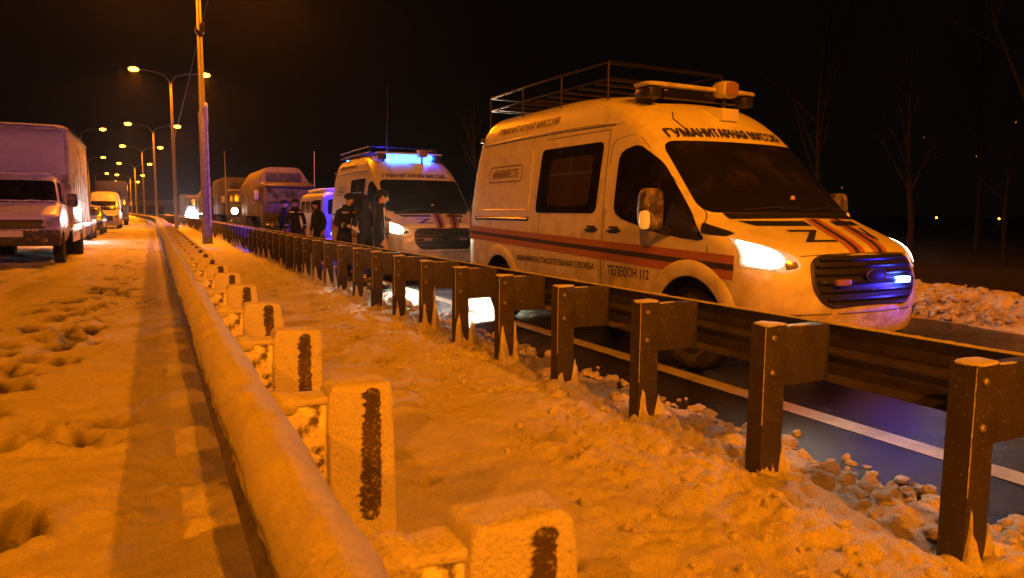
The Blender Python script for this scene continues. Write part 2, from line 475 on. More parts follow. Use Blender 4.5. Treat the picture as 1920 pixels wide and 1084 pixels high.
# left carriageway: packed, rutted by tyres and boots
lm = smooth01((-1.2 - Xg) / 1.2) * smooth01((Yg - 8) / 8)
h += lm * (0.03 * fbm(Xg * 3, Yg * 0.8, 4) + 0.03 * fbm(Xg * 7, Yg * 5, 3))
tr = np.exp(-((Xg + 0.75 + 0.25 * np.sin(Yg * 0.35)) / 0.55) ** 2)
dig = smooth01((fbm(Xg * 1.7 + 2, Yg * 0.8 + 6, 3) + 0.05) * 4)
h += tr * dig * smooth01((Yg - 4) / 4) * (0.085 * fbm(Xg * 6, Yg * 4.5, 4) - 0.02)
rm = smooth01((Yg - 15) / 5) * smooth01((-0.15 - Xg) / 0.3)
h += rm * 0.045 * fbm(Xg * 5 + 3, Yg * 2.6, 4)
def dent(x, y, a, b, d, rot=0.0, rim=0.4):
    global h
    c, s_ = math.cos(rot), math.sin(rot)
    sel = (np.abs(Xg - x) < 4 * max(a, b)) & (np.abs(Yg - y) < 4 * max(a, b))
    dx = Xg[sel] - x + 0.05 * fbm(Xg[sel] * 12, Yg[sel] * 12, 2); dy = Yg[sel] - y
    u = (dx * c + dy * s_) / a; v = (-dx * s_ + dy * c) / b
    r2 = u * u + v * v
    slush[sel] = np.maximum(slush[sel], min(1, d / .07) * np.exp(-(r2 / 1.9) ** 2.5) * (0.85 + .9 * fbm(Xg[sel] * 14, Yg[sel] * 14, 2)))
    h[sel] += -d * np.exp(-r2 ** 2) + rim * d * np.exp(-((np.sqrt(r2) - 1.45) / 0.40) ** 2) * (0.55 + 0.9 * vnoise(Xg[sel] * 9, Yg[sel] * 9))
dent(-0.57, 3.42, 0.10, 0.17, 0.20, 0.2, .25)
dent(-0.78, 3.9, 0.07, 0.12, 0.04, 0.1, 0.6)
for (x, y, d) in [(-0.52, 4.62, .05), (-0.36, 4.5, .05), (-0.28, 4.92, .04), (-0.62, 4.95, .04), (-0.80, 4.7, .04)]:
    dent(x, y, 0.08, 0.15, d * 1.1, 0.9, 0.8)
for (x, y, d) in [(-0.98, 6.75, .085), (-1.02, 7.35, .04), (-0.86, 7.9, .05), (-1.02, 8.55, .09), (-0.88, 9.0, .06), (-0.75, 9.7, .06), (-1.1, 9.9, .06), (-0.80, 10.6, .07), (-1.05, 11.0, .05), (-0.62, 11.5, .06), (-0.85, 12.4, .06), (-0.7, 13.3, .05), (-0.9, 14.0, .05), (-0.55, 14.6, .05), (-0.75, 15.5, .05), (-1.3, 8.2, .04), (-1.4, 11.8, .05), (-0.5, 12.6, .04)]:
    dent(x, y, 0.09, 0.16, d * 1.0, rng.uniform(-.4, .4), 0.55)
for (x, y, d, a_, b_) in [(-.62, 4.95, .10, .09, .13), (-.45, 4.62, .09, .14, .09), (-1.02, 5.5, .10, .10, .16), (-.98, 6.3, .13, .10, .17), (-1.15, 7.0, .09, .10, .15), (-.72, 7.25, .08, .09, .15), (-1.25, 7.7, .10, .10, .16), (-.78, 8.35, .11, .10, .18), (-1.2, 9.2, .12, .11, .18), (-.62, 9.1, .09, .10, .17), (-.95, 10.2, .11, .11, .2), (-.7, 11.0, .10, .10, .2), (-1.1, 12.0, .12, .12, .24), (-.5, 13.0, .09, .10, .24), (-.9, 13.4, .10, .11, .26), (-1.4, 10.8, .10, .12, .2), (-1.7, 9.4, .09, .12, .2)]:
    dent(x, y, a_, b_, d * .72, rng.uniform(-.5, .5), 0.5)
for i in range(60):
    dent(rng.uniform(1.0, 2.1), rng.uniform(2.0, 16), rng.uniform(.04, .09), rng.uniform(.05, .1), rng.uniform(.015, .035), rng.uniform(0, 3), 0.9)
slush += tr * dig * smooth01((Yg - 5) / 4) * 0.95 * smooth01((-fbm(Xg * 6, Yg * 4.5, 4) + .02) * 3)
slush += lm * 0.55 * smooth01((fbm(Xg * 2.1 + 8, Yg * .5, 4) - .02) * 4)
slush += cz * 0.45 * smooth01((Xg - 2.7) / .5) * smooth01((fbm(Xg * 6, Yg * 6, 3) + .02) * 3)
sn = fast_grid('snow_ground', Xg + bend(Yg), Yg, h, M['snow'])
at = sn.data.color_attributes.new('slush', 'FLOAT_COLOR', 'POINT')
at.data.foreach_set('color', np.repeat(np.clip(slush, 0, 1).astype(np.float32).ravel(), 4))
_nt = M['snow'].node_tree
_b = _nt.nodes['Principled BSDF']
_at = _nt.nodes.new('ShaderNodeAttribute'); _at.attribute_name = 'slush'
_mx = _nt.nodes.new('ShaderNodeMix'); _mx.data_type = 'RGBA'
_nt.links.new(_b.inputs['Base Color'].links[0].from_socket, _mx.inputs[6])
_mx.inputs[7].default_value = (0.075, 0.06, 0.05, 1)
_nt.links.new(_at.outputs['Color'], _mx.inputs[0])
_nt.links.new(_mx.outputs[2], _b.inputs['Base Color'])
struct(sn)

# ploughed bank on the far side of the road ----------------------------------
yb = [-10.0]
while yb[-1] < 420: yb.append(yb[-1] + max(0.035, 0.009 * max(yb[-1], 0)))
yb = np.array(yb); xb = np.concatenate([np.arange(8.7, 10.9, 0.035), np.arange(10.9, 30, 1.0)])
YB, XB = np.meshgrid(yb, xb, indexing='ij')
base = 9.05 + 0.2 * fbm(YB * 0.5, YB * 0, 3)
ridge = smooth01((XB - base) / 0.75) * (1 - 0.55 * smooth01((XB - base - 1.1) / 1.2))
hb = ridge * (0.33 + 0.12 * fbm(YB * 0.8, XB * 0.8, 3)) - 0.05
hb -= 1.2 * smooth01((XB - base - 1.25) / 1.6)
hb += smooth01((XB - base + 0.05) / 0.3) * (0.6 * lumps(XB + .05 * fbm(XB * 7, YB * 7, 2), YB, 0.13) + 0.5 * lumps(XB + 3, YB + 8 + .07 * fbm(XB * 4, YB * 4, 2), 0.26) + 0.03 * fbm(XB * 8, YB * 8, 3)) * (XB < 11)
struct(fast_grid('snow_bank', XB + bend(YB), YB, hb, M['banksnow']))

# loose clods of dirty snow thrown up along the road edge: countless, one mass
def clods(name, n, fx, fy, fz, rr, m):
    mb = MB()
    for i in range(n):
        y = fy(); x = fx(y); r = rr(y)
        o = len(mb.v)
        mb.ball((x + bend(y), y, fz(x, y) + r * 0.12), (r * rng.uniform(.7, 1.35), r * rng.uniform(.7, 1.35), r * rng.uniform(.6, 1.0)), 9, 7)
        ph = rng.uniform(0, 50)
        vv = np.array(mb.v[o:]); c = vv.mean(0); d = vv - c
        k = 1 + 1.0 * vnoise(d[:, 0] / r * 1.4 + ph, d[:, 1] / r * 1.4 + d[:, 2] / r * 2.1) + .5 * vnoise(d[:, 0] / r * 3.7 + ph, d[:, 1] / r * 3.1 + d[:, 2] / r * 4.1)
        mb.v[o:] = [tuple(p) for p in (c + d * k[:, None])]
    o = mb.build(name, m, smooth=True, angle=48)
    return tag(o, kind='stuff')
def snow_z(x, y):
    i = min(max(int(np.searchsorted(yr, y)), 0), len(yr) - 1); j = min(max(int(np.searchsorted(xc, x)), 0), len(xc) - 1)
    return max(float(h[i, j]), 0.0)
def _edge_x(y): return 3.27 + rng.normal(0.0, 0.12) - abs(rng.normal(0, 0.22)) * (rng.random() < .55)
clods('snow_clods', 900, _edge_x, lambda: 1.0 + 26 * rng.random() ** 1.7, snow_z, lambda y: 0.012 + 0.045 * rng.random() ** 2.4, M['clod'])
clods('loose_snow_lumps', 650, lambda y: rng.uniform(1.7, 3.3), lambda: 1.0 + 18 * rng.random() ** 1.5, snow_z, lambda y: 0.010 + 0.022 * rng.random() ** 2.5, M['snow'])
clods('bank_lumps', 1500, lambda y: 9.1 + abs(rng.normal(0, 0.5)), lambda: 2 + 24 * rng.random() ** 1.3, lambda x, y: 0.02 + 0.34 * min(1, max(0, (x - 9.05) / .7)), lambda y: 0.014 + 0.042 * rng.random() ** 2.4, M['banksnow'])

# ================================================================== GUARD RAILS
def superq(mb, c, r, e=0.4, seg=14, rings=9, amp=0.0, ph=0.0, m=0):
    sg = lambda v, p: math.copysign(abs(v) ** p, v)
    o = len(mb.v)
    mb.ball((0, 0, 0), 1, seg, rings, m)
    out = []
    for (x, y, z) in mb.v[o:]:
        cz_ = math.sqrt(max(0, 1 - z * z))
        a = math.atan2(y, x)
        X = sg(cz_, e) * sg(math.cos(a), e) * r[0]; Y = sg(cz_, e) * sg(math.sin(a), e) * r[1]; Z = sg(z, e) * r[2]
        k = amp * float(vnoise(np.array([X * 18 + ph]), np.array([Y * 18 + Z * 13 + ph]))[0])
        out.append((c[0] + X + k, c[1] + Y + k, c[2] + Z + k))
    if amp and seg >= 14:
        ar = np.array(out)
        k2 = amp * .45 * fbm(ar[:, 0] * 42 + ph + ar[:, 1] * 23, ar[:, 2] * 42 + ar[:, 1] * 31, 2)
        dirv = ar - np.array(c); dirv /= np.linalg.norm(dirv, axis=1)[:, None] + 1e-6
        out = [tuple(p) for p in ar + dirv * k2[:, None]]
    mb.v[o:] = out

W_PROF = [(0.0, .310), (.012, .306), (.055, .262), (.078, .235), (.080, .222), (.060, .190), (.004, .166), (0.0, .155), (.004, .144), (.060, .120), (.080, .088), (.078, .075), (.055, .048), (.012, .004), (0.0, 0.0)]
def beam_mesh(x0, sgn, z0, y0, y1):
    mb = MB()
    prof = [(x0 + sgn * a, z0 + b) for a, b in W_PROF] + [(x0 + sgn * (a + .006), z0 + b) for a, b in W_PROF[::-1]]
    ys = np.concatenate([np.arange(y0, 40, 4.0), np.arange(40, y1, 2.5)])
    rows = [[(x + bend(float(y)), float(y), z) for x, z in prof + prof[:1]] for y in ys]
    mb.grid(rows)
    return mb

# ---- right rail: bare, dark, rimed -------------------------------------------
rail = empty('guardrail', (2.7, 1.5, 0), 0, 'dark rime-specked steel guardrail between the snowy median and the wet road', 'guardrail', 'guardrails along the median')
bm_ = beam_mesh(3.12, 1, 0.515, -5, 120)
beam = bm_.build('beam', M['steel'], None, smooth=True, angle=25)
beam.parent = rail; beam.matrix_parent_inverse = Matrix.Translation((-2.7, -1.5, 0))
# thin crust of ice along the beam's top edge
mb = MB()
yy = np.concatenate([np.arange(-4, 20, 0.03), np.arange(20, 60, 0.12)])
n1 = vnoise(yy * 14, yy * 0); n2 = vnoise(yy * 45, yy * 0 + 5)
rows = []
for y, a, b in zip(yy, n1, n2):
    w = 0.006 + 0.004 * a; hh = 0.005 + 0.009 * max(0, a + b)
    x = 3.123 + bend(float(y))
    rows.append([(x - w, y, .820), (x - w * .8, y, .8255 + hh * .5), (x, y, .8255 + hh), (x + w, y, .8255 + hh * .4), (x + w, y, .820)])
mb.grid(rows)
ic = mb.build('ice_crust', M['capsnow'], None, smooth=True, angle=60)
ic.parent = rail; ic.matrix_parent_inverse = Matrix.Translation((-2.7, -1.5, 0))

def post_parts():
    mb = MB()                                      # C-channel: web faces the oncoming traffic side
    mb.box(2.660, 2.668, -.050, .050, -.2, .838)
    mb.box(2.6682, 2.802, -.050, -.043, -.2, .836)
    mb.box(2.795, 2.802, -.0428, .050, -.2, .836)
    post = mb.mesh('post', M['rime'], bevel=.0025)
    mb = MB()
    mb.lathe([(.016, 0), (.016, -.008), (.010, -.014)], (2.712, -.050, .60), 'y', 8)
    bolts = mb.mesh('bolt', M['bolt'])
    mb = MB()
    mb.box(2.815, 3.118, -.046, -.040, .525, .822)
    mb.box(2.815, 3.118, .034, .040, .525, .822)
    mb.box(2.815, 3.118, -.0398, .0338, .816, .8218)
    mb.box(2.8032, 2.8148, -.046, .040, .525, .822)
    mb.box(3.110, 3.1175, -.0398, .0338, .525, .8158)
    br = mb.mesh('bracket', M['rime'], bevel=.002)
    return post, bolts, br
pm, bo, brm = post_parts()
def wedge_mesh(seed):
    r = np.random.default_rng(seed)
    xs = [2.655, 2.672, 2.690, 2.705, 2.725, 2.745, 2.765, 2.782, 2.800, 2.818, 2.838, 2.865, 2.90, 2.94]
    hs = np.array([.10, .30, .42, .36, .24, .14, .10, .14, .30, .44, .34, .24, .13, .03]) * r.uniform(.55, 1.15) * np.repeat(r.uniform(.55, 1.2, 3), (7, 3, 4)) + r.normal(0, .03, 14)
    mb = MB(); rows = []
    nv = 9
    for j in range(nv + 1):
        v = j / nv; row = []
        for x, hh in zip(xs, hs):
            z = -.02 + v * max(hh, .03)
            row.append((x + .004 * r.normal(), -.0505 - .10 * (1 - v) ** 1.6 - .003 + .006 * r.random(), z))
        rows.append(row)
    mb.grid(rows)
    rows2 = []
    for j in range(nv + 1):
        v = j / nv
        rows2.append([(x, -.045 if x < 2.80 else .055 * (1 - v) ** 1.2 - .046 * v, p[2]) for x, p in zip(xs, rows[j])])
    mb.grid(rows2[::-1])
    for j in range(5):
        superq(mb, (r.uniform(2.64, 2.92), r.uniform(-.12, .02), r.uniform(.01, .05)), (r.uniform(.05, .12), r.uniform(.04, .09), r.uniform(.04, .10)), .85, 12, 8, .03, r.uniform(0, 60))
    return mb.mesh('snow_wedge', M['snow'], smooth=True, angle=80)
def cap_mesh(seed):
    r = np.random.default_rng(seed); mb = MB()
    superq(mb, (2.732, -.004, .840), (.075, .054, .006 + .004 * r.random()), .5, 16, 7, .010, r.uniform(0, 40))
    for j in range(26):
        superq(mb, (2.6595, -.0495, .825 - j * .019), (.0022, .0008 + .0026 * r.random() ** 2, .013), .8, 6, 5, .003, r.uniform(0, 40))
    superq(mb, (2.80 + .05 * r.random(), -.036, .828), (.085 + .06 * r.random(), .010, .004), .6, 12, 6, .005, r.uniform(0, 40))
    return mb.mesh('snow_cap', M['capsnow'], smooth=True, angle=80)
wedges = [wedge_mesh(i) for i in range(7)]; caps = [cap_mesh(20 + i) for i in range(5)]
def put(me, name, parent, loc):
    o = bpy.data.objects.new(name, me); link(o, parent); o.location = loc; return o
for i in range(-1, 104):
    y = 1.547 + i
    dx = bend(y)
    loc = (dx - 2.7, y - 1.5, 0)
    p = put(pm, 'post', rail, loc)
    if y < 25:
            put(bo, 'bolt', p, (0, 0, 0)); put(bo, 'bolt', p, (0, 0, .175))
    b = put(brm, 'bracket', rail, loc)
    if y < 70:
        w = put(wedges[(i * 3) % 7], 'snow_wedge', rail, loc)
        put(caps[(i * 2) % 5], 'snow_cap', rail, loc)['kind'] = 'stuff'
        p.rotation_euler = b.rotation_euler = (0, 0, 0)

# ---- left rail: buried under blown snow ----------------------------------------
rail2 = empty('guardrail', (0.5, 1.0, 0), 0, 'guardrail buried under a thick smooth roll of blown snow beside the trodden verge', 'guardrail', 'guardrails along the median')
def keep_world(o, par):
    o.parent = par; o.matrix_parent_inverse = Matrix.Translation(-Vector(par.location)); return o
keep_world(beam_mesh(0.248, -1, 0.540, -3, 180).build('beam', M['frostbeam'], None, smooth=True, angle=25), rail2)
yy = np.concatenate([np.arange(-1.5, 8, 0.018), np.arange(8, 25, 0.06), np.arange(25, 180, 0.6)])
prof = np.array([(.150, .690), (.128, .700), (.124, .780), (.122, .850), (.132, .893), (.158, .925), (.195, .940), (.232, .930), (.268, .900), (.296, .858), (.316, .800), (.322, .735), (.312, .680), (.285, .640), (.262, .63)])
prof = np.array([prof[0]] + [p for a, b in zip(prof[:-1], prof[1:]) for p in ((a + b) / 2, b)])
prof[:6, 1] += np.array([.125, .125, .120, .105, .075, .04])
prof[:, 0] = .134 + (prof[:, 0] - .122) * .85
cx_, cz0 = .215, .80
PX = np.tile(prof[:, 0], (len(yy), 1)); PZ = np.tile(prof[:, 1], (len(yy), 1)); PY = np.tile(yy[:, None], (1, len(prof)))
s_ = np.linspace(0, 1, len(prof))[None, :]
k = 1 + 0.16 * fbm(PY * 1.3, s_ * 2 + 0 * PY, 3) + 0.11 * fbm(PY * 4.5, s_ * 5 + 0 * PY, 3) + .03 * fbm(PY * 24, s_ * 18 + 0 * PY, 3)
k += (0.13 + .1 * vnoise(PY * .9, PY * 0 + 4)) * np.exp(-(((PY - 1.02 + .5) % 1.0 - .5) / .10) ** 2) * np.clip((s_ - .35) * 3, 0, 1)
edgew = 1 - np.clip((s_ - 0.0) / .18, 0, 1)
PX2 = cx_ + (PX - cx_) * k - edgew * .010 * (vnoise(PY * 22, PY * 0) + .3 * vnoise(PY * 70, PY * 0))
PZ2 = cz0 + (PZ - cz0) * k + .012 * edgew * vnoise(PY * 16, PY * 0 + 7)
keep_world(fast_grid('snow_roll', PX2 + bend(PY), PY, PZ2, M['capsnow']), rail2)
def left_post(seed):
    r = np.random.default_rng(seed)
    mb = MB()
    mb.box(.440, .449, -.040, .040, -.2, .868); mb.box(.588, .597, -.040, .040, -.2, .868); mb.box(.4492, .5878, .020, .028, -.2, .868)
    nz = 80; rows = []; ph = r.uniform(0, 90); zb_ = .44 + .09 * r.random()
    for j in range(nz):
        z = zb_ + (.884 - zb_) * j / (nz - 1); t = j / (nz - 1)
        q = np.array([z * 26 + ph]); q2 = np.array([z * 75 + ph])
        ta = min(1, (1 - t) * 30, t * 12)
        x0 = .496 + .022 * t + .009 * float(fbm(q * .5, q * 0 + 1.3, 2)[0]) + .006 * r.normal() * .8; x1 = .562 + .003 * float(fbm(q * .5, q * 0 + 7.7, 2)[0]) + .0018 * r.normal()
        x0 = .536 + (x0 - .536) * ta ** .35; x1 = .536 + (x1 - .536) * ta ** .35
        rows.append([(x0, -.0760, z), (x0 + (x1 - x0) * .5, -.0775, z), (x1, -.0760, z)])
    mb.grid(rows)
    post = mb.mesh('post', M['darkslot'])
    mb = MB(); a = r.uniform(0, 60)
    superq(mb, (.511, -.006, .425), (.096 + .005 * r.random(), .066, .464 + .006 * r.random()), .14, 44, 60, .010, a)
    superq(mb, (.458, -.008, .42), (.040, .062, .455), .30, 20, 30, .016, a + 5)
    superq(mb, (.525 + .02 * r.random(), -.070, .26), (.085, .040, .13 + .06 * r.random()), .8, 20, 16, .035, a + 13)
    sn = mb.mesh('snow_coat', M['capsnow'], smooth=True, angle=80)
    mb = MB(); mb.box(.250, .436, -.042, .038, .560, .852)
    br = mb.mesh('bracket', M['mottle'], bevel=.004)
    mb = MB(); superq(mb, (.352, -.002, .852), (.098, .047, .011), .30, 20, 10, .008, a + 17); superq(mb, (.300, -.002, .845), (.06, .050, .030), .7, 16, 10, .014, a + 21)
    bc = mb.mesh('snow_cap', M['capsnow'], smooth=True, angle=80)
    return post, sn, br, bc
lv = [left_post(50 + i) for i in range(5)]
for i in range(-1, 100):
    y = 1.02 + i
    loc = (bend(y) - .5, y - 1.0, 0)
    a = lv[(i * 2) % 5]
    o = put(a[0], 'post', rail2, loc)
    put(a[2], 'bracket', rail2, loc)
    put(a[1], 'snow_coat', rail2, loc)
    put(a[3], 'snow_cap', rail2, loc)

# ================================================================== STREET LAMPS
def street_lamp(X, Y, h, label, light=True, near=False, arms=(-1, 1), zb=0.0, power=1.0):
    root = empty('street_lamp', (X, Y, zb), 0, label, 'street lamp', 'double street lamps down the median')
    mb = MB()
    if near: mb.tube([(0, 0, -.2), (0, 0, 5.25), (0, 0, 5.30), (0, 0, h)], [.175, .160, .118, .075], 12)
    else: mb.tube([(0, 0, -.2), (0, 0, h * .5), (0, 0, h)], [.155, .12, .07], 10)
    mb.build('pole', M['pole'], root, smooth=True)
    if near:
        mb = MB()
        mb.tube([(0, 0, 0), (0, 0, .75)], [.205, .20], 10); mb.lathe([(.26, 0), (.26, .03)], (0, 0, 0.04), 'z', 16)
        mb.build('base_sleeve', M['pole'], root, smooth=True)
        mb = MB()
        for k in range(10):
            superq(mb, (.135, -.03, 0.9 + k * .43), (.045, .085, .27), .6, 10, 8, .03, k * 3.1)
        mb.build('wind_packed_snow', M['capsnow'], root, smooth=True, angle=80)
        mb = MB(); mb.box(-.14, .16, -.15, .15, 8.30, 8.36); mb.box(-.15, -.12, -.2, .2, 8.33, 8.52); mb.box(.08, .2, -.12, .12, 8.36, 8.75)
        mb.build('cable_clamp', M['steel'], root, bevel=.008)
        mb = MB(); superq(mb, (.115, -.05, 5.15), (.075, .10, .50), .45, 12, 14, .05, 3)
        mb.build('snow_clump', M['capsnow'], root, smooth=True, angle=80)
    for s in arms:
        mb = MB()
        mb.tube([(0, 0, h - .1), (s * .10, 0, h + .25), (s * .38, 0, h + .58), (s * .9, 0, h + .76), (s * 1.9, 0, h + .90)], [.045, .042, .038, .034, .030], 8)
        mb.build('arm', M['pole'], root, smooth=True)
        mb = MB()
        mb.tube([(s * 1.85, 0, h + .90), (s * 2.0, 0, h + .93), (s * 2.35, 0, h + .97), (s * 2.55, 0, h + .97), (s * 2.62, 0, h + .96)], [.04, .11, .15, .12, .03], 10)
        hd = mb.build('lamp_head', M['lamphead'], root, smooth=True)
        mb = MB(); mb.ball((s * 2.32, 0, h + .86), (.34, .20, .17), 12, 8)
        mb.build('lens', M['sodium'], hd, smooth=True)
        if light:
            d = area_spot('sodium_light', root, (s * 2.32, 0, h + .70), (s * 2.32 + s * .4, 0, 0), SODIUM, P_STREET * power, 165, 0.35, .10)
    return root
lamp_y = [31.2, 58, 85, 112, 139, 166, 193]
lamp_dx = [1.96, 1.75, 1.6, 1.5, 1.35, 1.25, 1.2]
labels = ['nearest tall lamp post, base caked with snow and lit violet by the beacon',
          'second lamp post from the camera, with two burning sodium heads on curved arms',
          'third lamp post in the receding row, left head glowing orange',
          'fourth lamp post in the receding row down the median',
          'fifth lamp post in the receding row, small in the distance',
          'sixth lamp post in the row, near the overpass',
          'farthest lamp post of the row before the overpass']
zdrop = [0, 0, -1.0, -1.2, -2.0, -2.8, -3.2]
for i, (y, dx) in enumerate(zip(lamp_y, lamp_dx)):
    street_lamp(dx + bend(y), y, 10.7 if i == 0 else 10.45, labels[i], light=True, near=i == 0, zb=zdrop[i], power=1.0 if i < 4 else 1.6 if i < 6 else 4.0)
street_lamp(1.95, -10.5, 10.5, 'lamp post of the median row just behind the camera', light=True, power=1.35)
lv_ = street_lamp(-13.0, -12.0, 10.0, 'verge lamp post on the left of the road, behind the camera', light=True, arms=(1,), power=1.7)
lv_['group'] = 'verge lamps on the left'
# lamps of the opposite verge far away
for (x, y, z) in [(-7.2, 100, 0), (-9.3, 140, -.8), (-11, 185, -1.5)]:
    r_ = street_lamp(x, y, 10.2, 'distant orange verge lamp left of the road, %s' % {100: 'nearest of three', 140: 'middle of three', 185: 'farthest of three'}[y], light=False, arms=(1,), zb=z)
    r_['group'] = 'verge lamps on the left'
# sagging cable between the lamp posts
mb = MB()
pts = []
A = Vector((1.60, 58, 6.35)); B = Vector((2.0, 31.2, 8.5)); C_ = Vector((2.15, 6, 9.3))
for t in np.linspace(0, 1, 13): pts.append(A.lerp(B, float(t)) - Vector((0, 0, .5 * 4 * t * (1 - t) * .25)))
for t in np.linspace(0, 1, 13)[1:]: pts.append(B.lerp(C_, float(t)) - Vector((0, 0, .5 * 4 * t * (1 - t) * .25)))
mb.tube(pts, .016, 5)
tag(mb.build('overhead_cable', M['cable']), 'thin dark cable slung between the two nearest lamp posts', 'cable')
# far single lamps seen low over the road
def far_lamp(x, y, z, m, label, h):
    root = empty('distant_lamp', (x, y, 0), 0, label, 'street lamp', 'small lamps far along the road')
    mb = MB(); mb.tube([(0, 0, -2), (0, 0, z)], [.1, .06], 6); mb.build('pole', M['lamphead'], root)
    mb = MB(); mb.ball((0, -.1, z + .1), h, 10, 8); mb.build('lens', m, root, smooth=True)
far_lamp(13.1, 190, 5.0, M['sodium'], 'small orange lamp low above the glaring white headlight', .40)
far_lamp(16.6, 195, 5.1, M['white_lamp'], 'tiny white lamp just right of the small orange lamp', .20)
far_lamp(118, 75, 1.0, M['sodium'], 'tiny warm lamp beyond the dark trees, left of the pair', .12)
far_lamp(127, 70, 0.9, M['sodium'], 'tiny warm lamp beyond the dark trees, right of the pair', .12)
far_lamp(119, 74, -4.4, M['white_lamp'], 'tiny cold lamp below the pair beyond the dark trees', .10)

# ================================================================== OVERPASS
ov = empty('overpass', (0, 232, -.9), 0, 'low concrete overpass crossing the road in the distance', 'bridge')
mb = MB(); mb.box(-40, 60, -5, 5, 3.5, 4.5); mb.build('deck', M['concrete'], ov)
mb = MB(); mb.box(-40, 60, -5.2, -4.9, 4.5, 5.2); mb.build('parapet', M['concrete'], ov)
for x in (-34, -22, 4, 14, 26, 40):
    mb = MB(); mb.box(x - .6, x + .6, -3.5, 3.5, -2, 3.499); mb.build('pier', M['concrete'], ov)

# ================================================================== TREES
def tree_meshes(seed, H):
    r = random.Random(seed)
    tr, br = MB(), MB()
    def grow(mb, p, d, L, rad, depth):
        pts = [p]; n = 4
        q = p.copy(); dd = d.copy()
        for i in range(n):
            dd = (dd + Vector((r.uniform(-1, 1), r.uniform(-1, 1), r.uniform(-.3, .7))) * .13).normalized()
            q = q + dd * (L / n); pts.append(q.copy())
        mb.tube(pts, [rad * (1 - .75 * i / n) for i in range(n + 1)], 5 if depth else 7, caps=False)
        if depth >= 3: return
        nb = [13, 5, 4][depth]
        for k in range(nb):
            t = r.uniform(.28 if depth == 0 else .2, 1.0)
            i = min(n - 1, int(t * n)); f = t * n - i
            pos = pts[i].lerp(pts[i + 1], f)
            ax = Vector((r.uniform(-1, 1), r.uniform(-1, 1), r.uniform(.1, .9))).normalized()
            nd = (dd * .55 + ax * .8).normalized()
            grow(br, pos, nd, L * r.uniform(.28, .5) * (1.15 - t * .4), max(.006, rad * (1 - .7 * t) * .45), depth + 1)
    grow(tr, Vector((0, 0, -.3)), Vector((0, 0, 1)), H, H * .014, 0)
    return tr.mesh('trunk', M['bark'], smooth=True), br.mesh('crown', M['bark'], smooth=True)
tv = [tree_meshes(11 + i, hh) for i, hh in enumerate((9, 7.5, 10.5, 6.5))]
spots = [(17, 38, 'bare tree in the dark gap between the two white rescue vans'),
         (24, 22, 'farther of two bare trees rising in the dark behind the nearest van windscreen'),
         (20, 17, 'nearer of two bare trees rising in the dark behind the nearest van windscreen'),
         (18.5, 12.5, 'thickest bare tree trunk in the dark, right of the nearest van bonnet'),
         (33, 19, 'thin distant bare tree between the two small warm lamps on the right'),
         (26, 14, 'slim bare tree beside the right one of the two small warm lamps'),
         (17, 8.5, 'bare tree at the right edge with only its twigs reaching into view')]
for i, (x, y, lab) in enumerate(spots):
    a, b = tv[(i * 3) % 4]
    t = empty('bare_tree', (x, y, -.25), i * 1.3, lab, 'tree', 'bare trees in the dark beyond the bank')
    s = .85 + .3 * ((i * 37) % 10) / 10
    t.scale = (s, s, s)
    put(a, 'trunk', t, (0, 0, 0)); put(b, 'crown', t, (0, 0, 0))

# ================================================================== VEHICLE BODIES
class Hermite:
    """monotone cubic through control points"""
    def __init__(s, x, y):
        s.x = np.array(x, float); s.y = np.array(y, float)
        d = np.diff(s.y) / np.diff(s.x)
        m = np.zeros(len(x)); m[0], m[-1] = d[0], d[-1]
        for i in range(1, len(x) - 1):
            m[i] = 0 if d[i - 1] * d[i] <= 0 else 2 * d[i - 1] * d[i] / (d[i - 1] + d[i])
        s.m = m
    def __call__(s, v):
        v = min(max(v, s.x[0]), s.x[-1])
        i = min(int(np.searchsorted(s.x, v, 'right')) - 1, len(s.x) - 2)
        h = s.x[i + 1] - s.x[i]; t = (v - s.x[i]) / h
        return float((2 * t ** 3 - 3 * t * t + 1) * s.y[i] + (t ** 3 - 2 * t * t + t) * h * s.m[i] + (-2 * t ** 3 + 3 * t * t) * s.y[i + 1] + (t ** 3 - t * t) * h * s.m[i + 1])

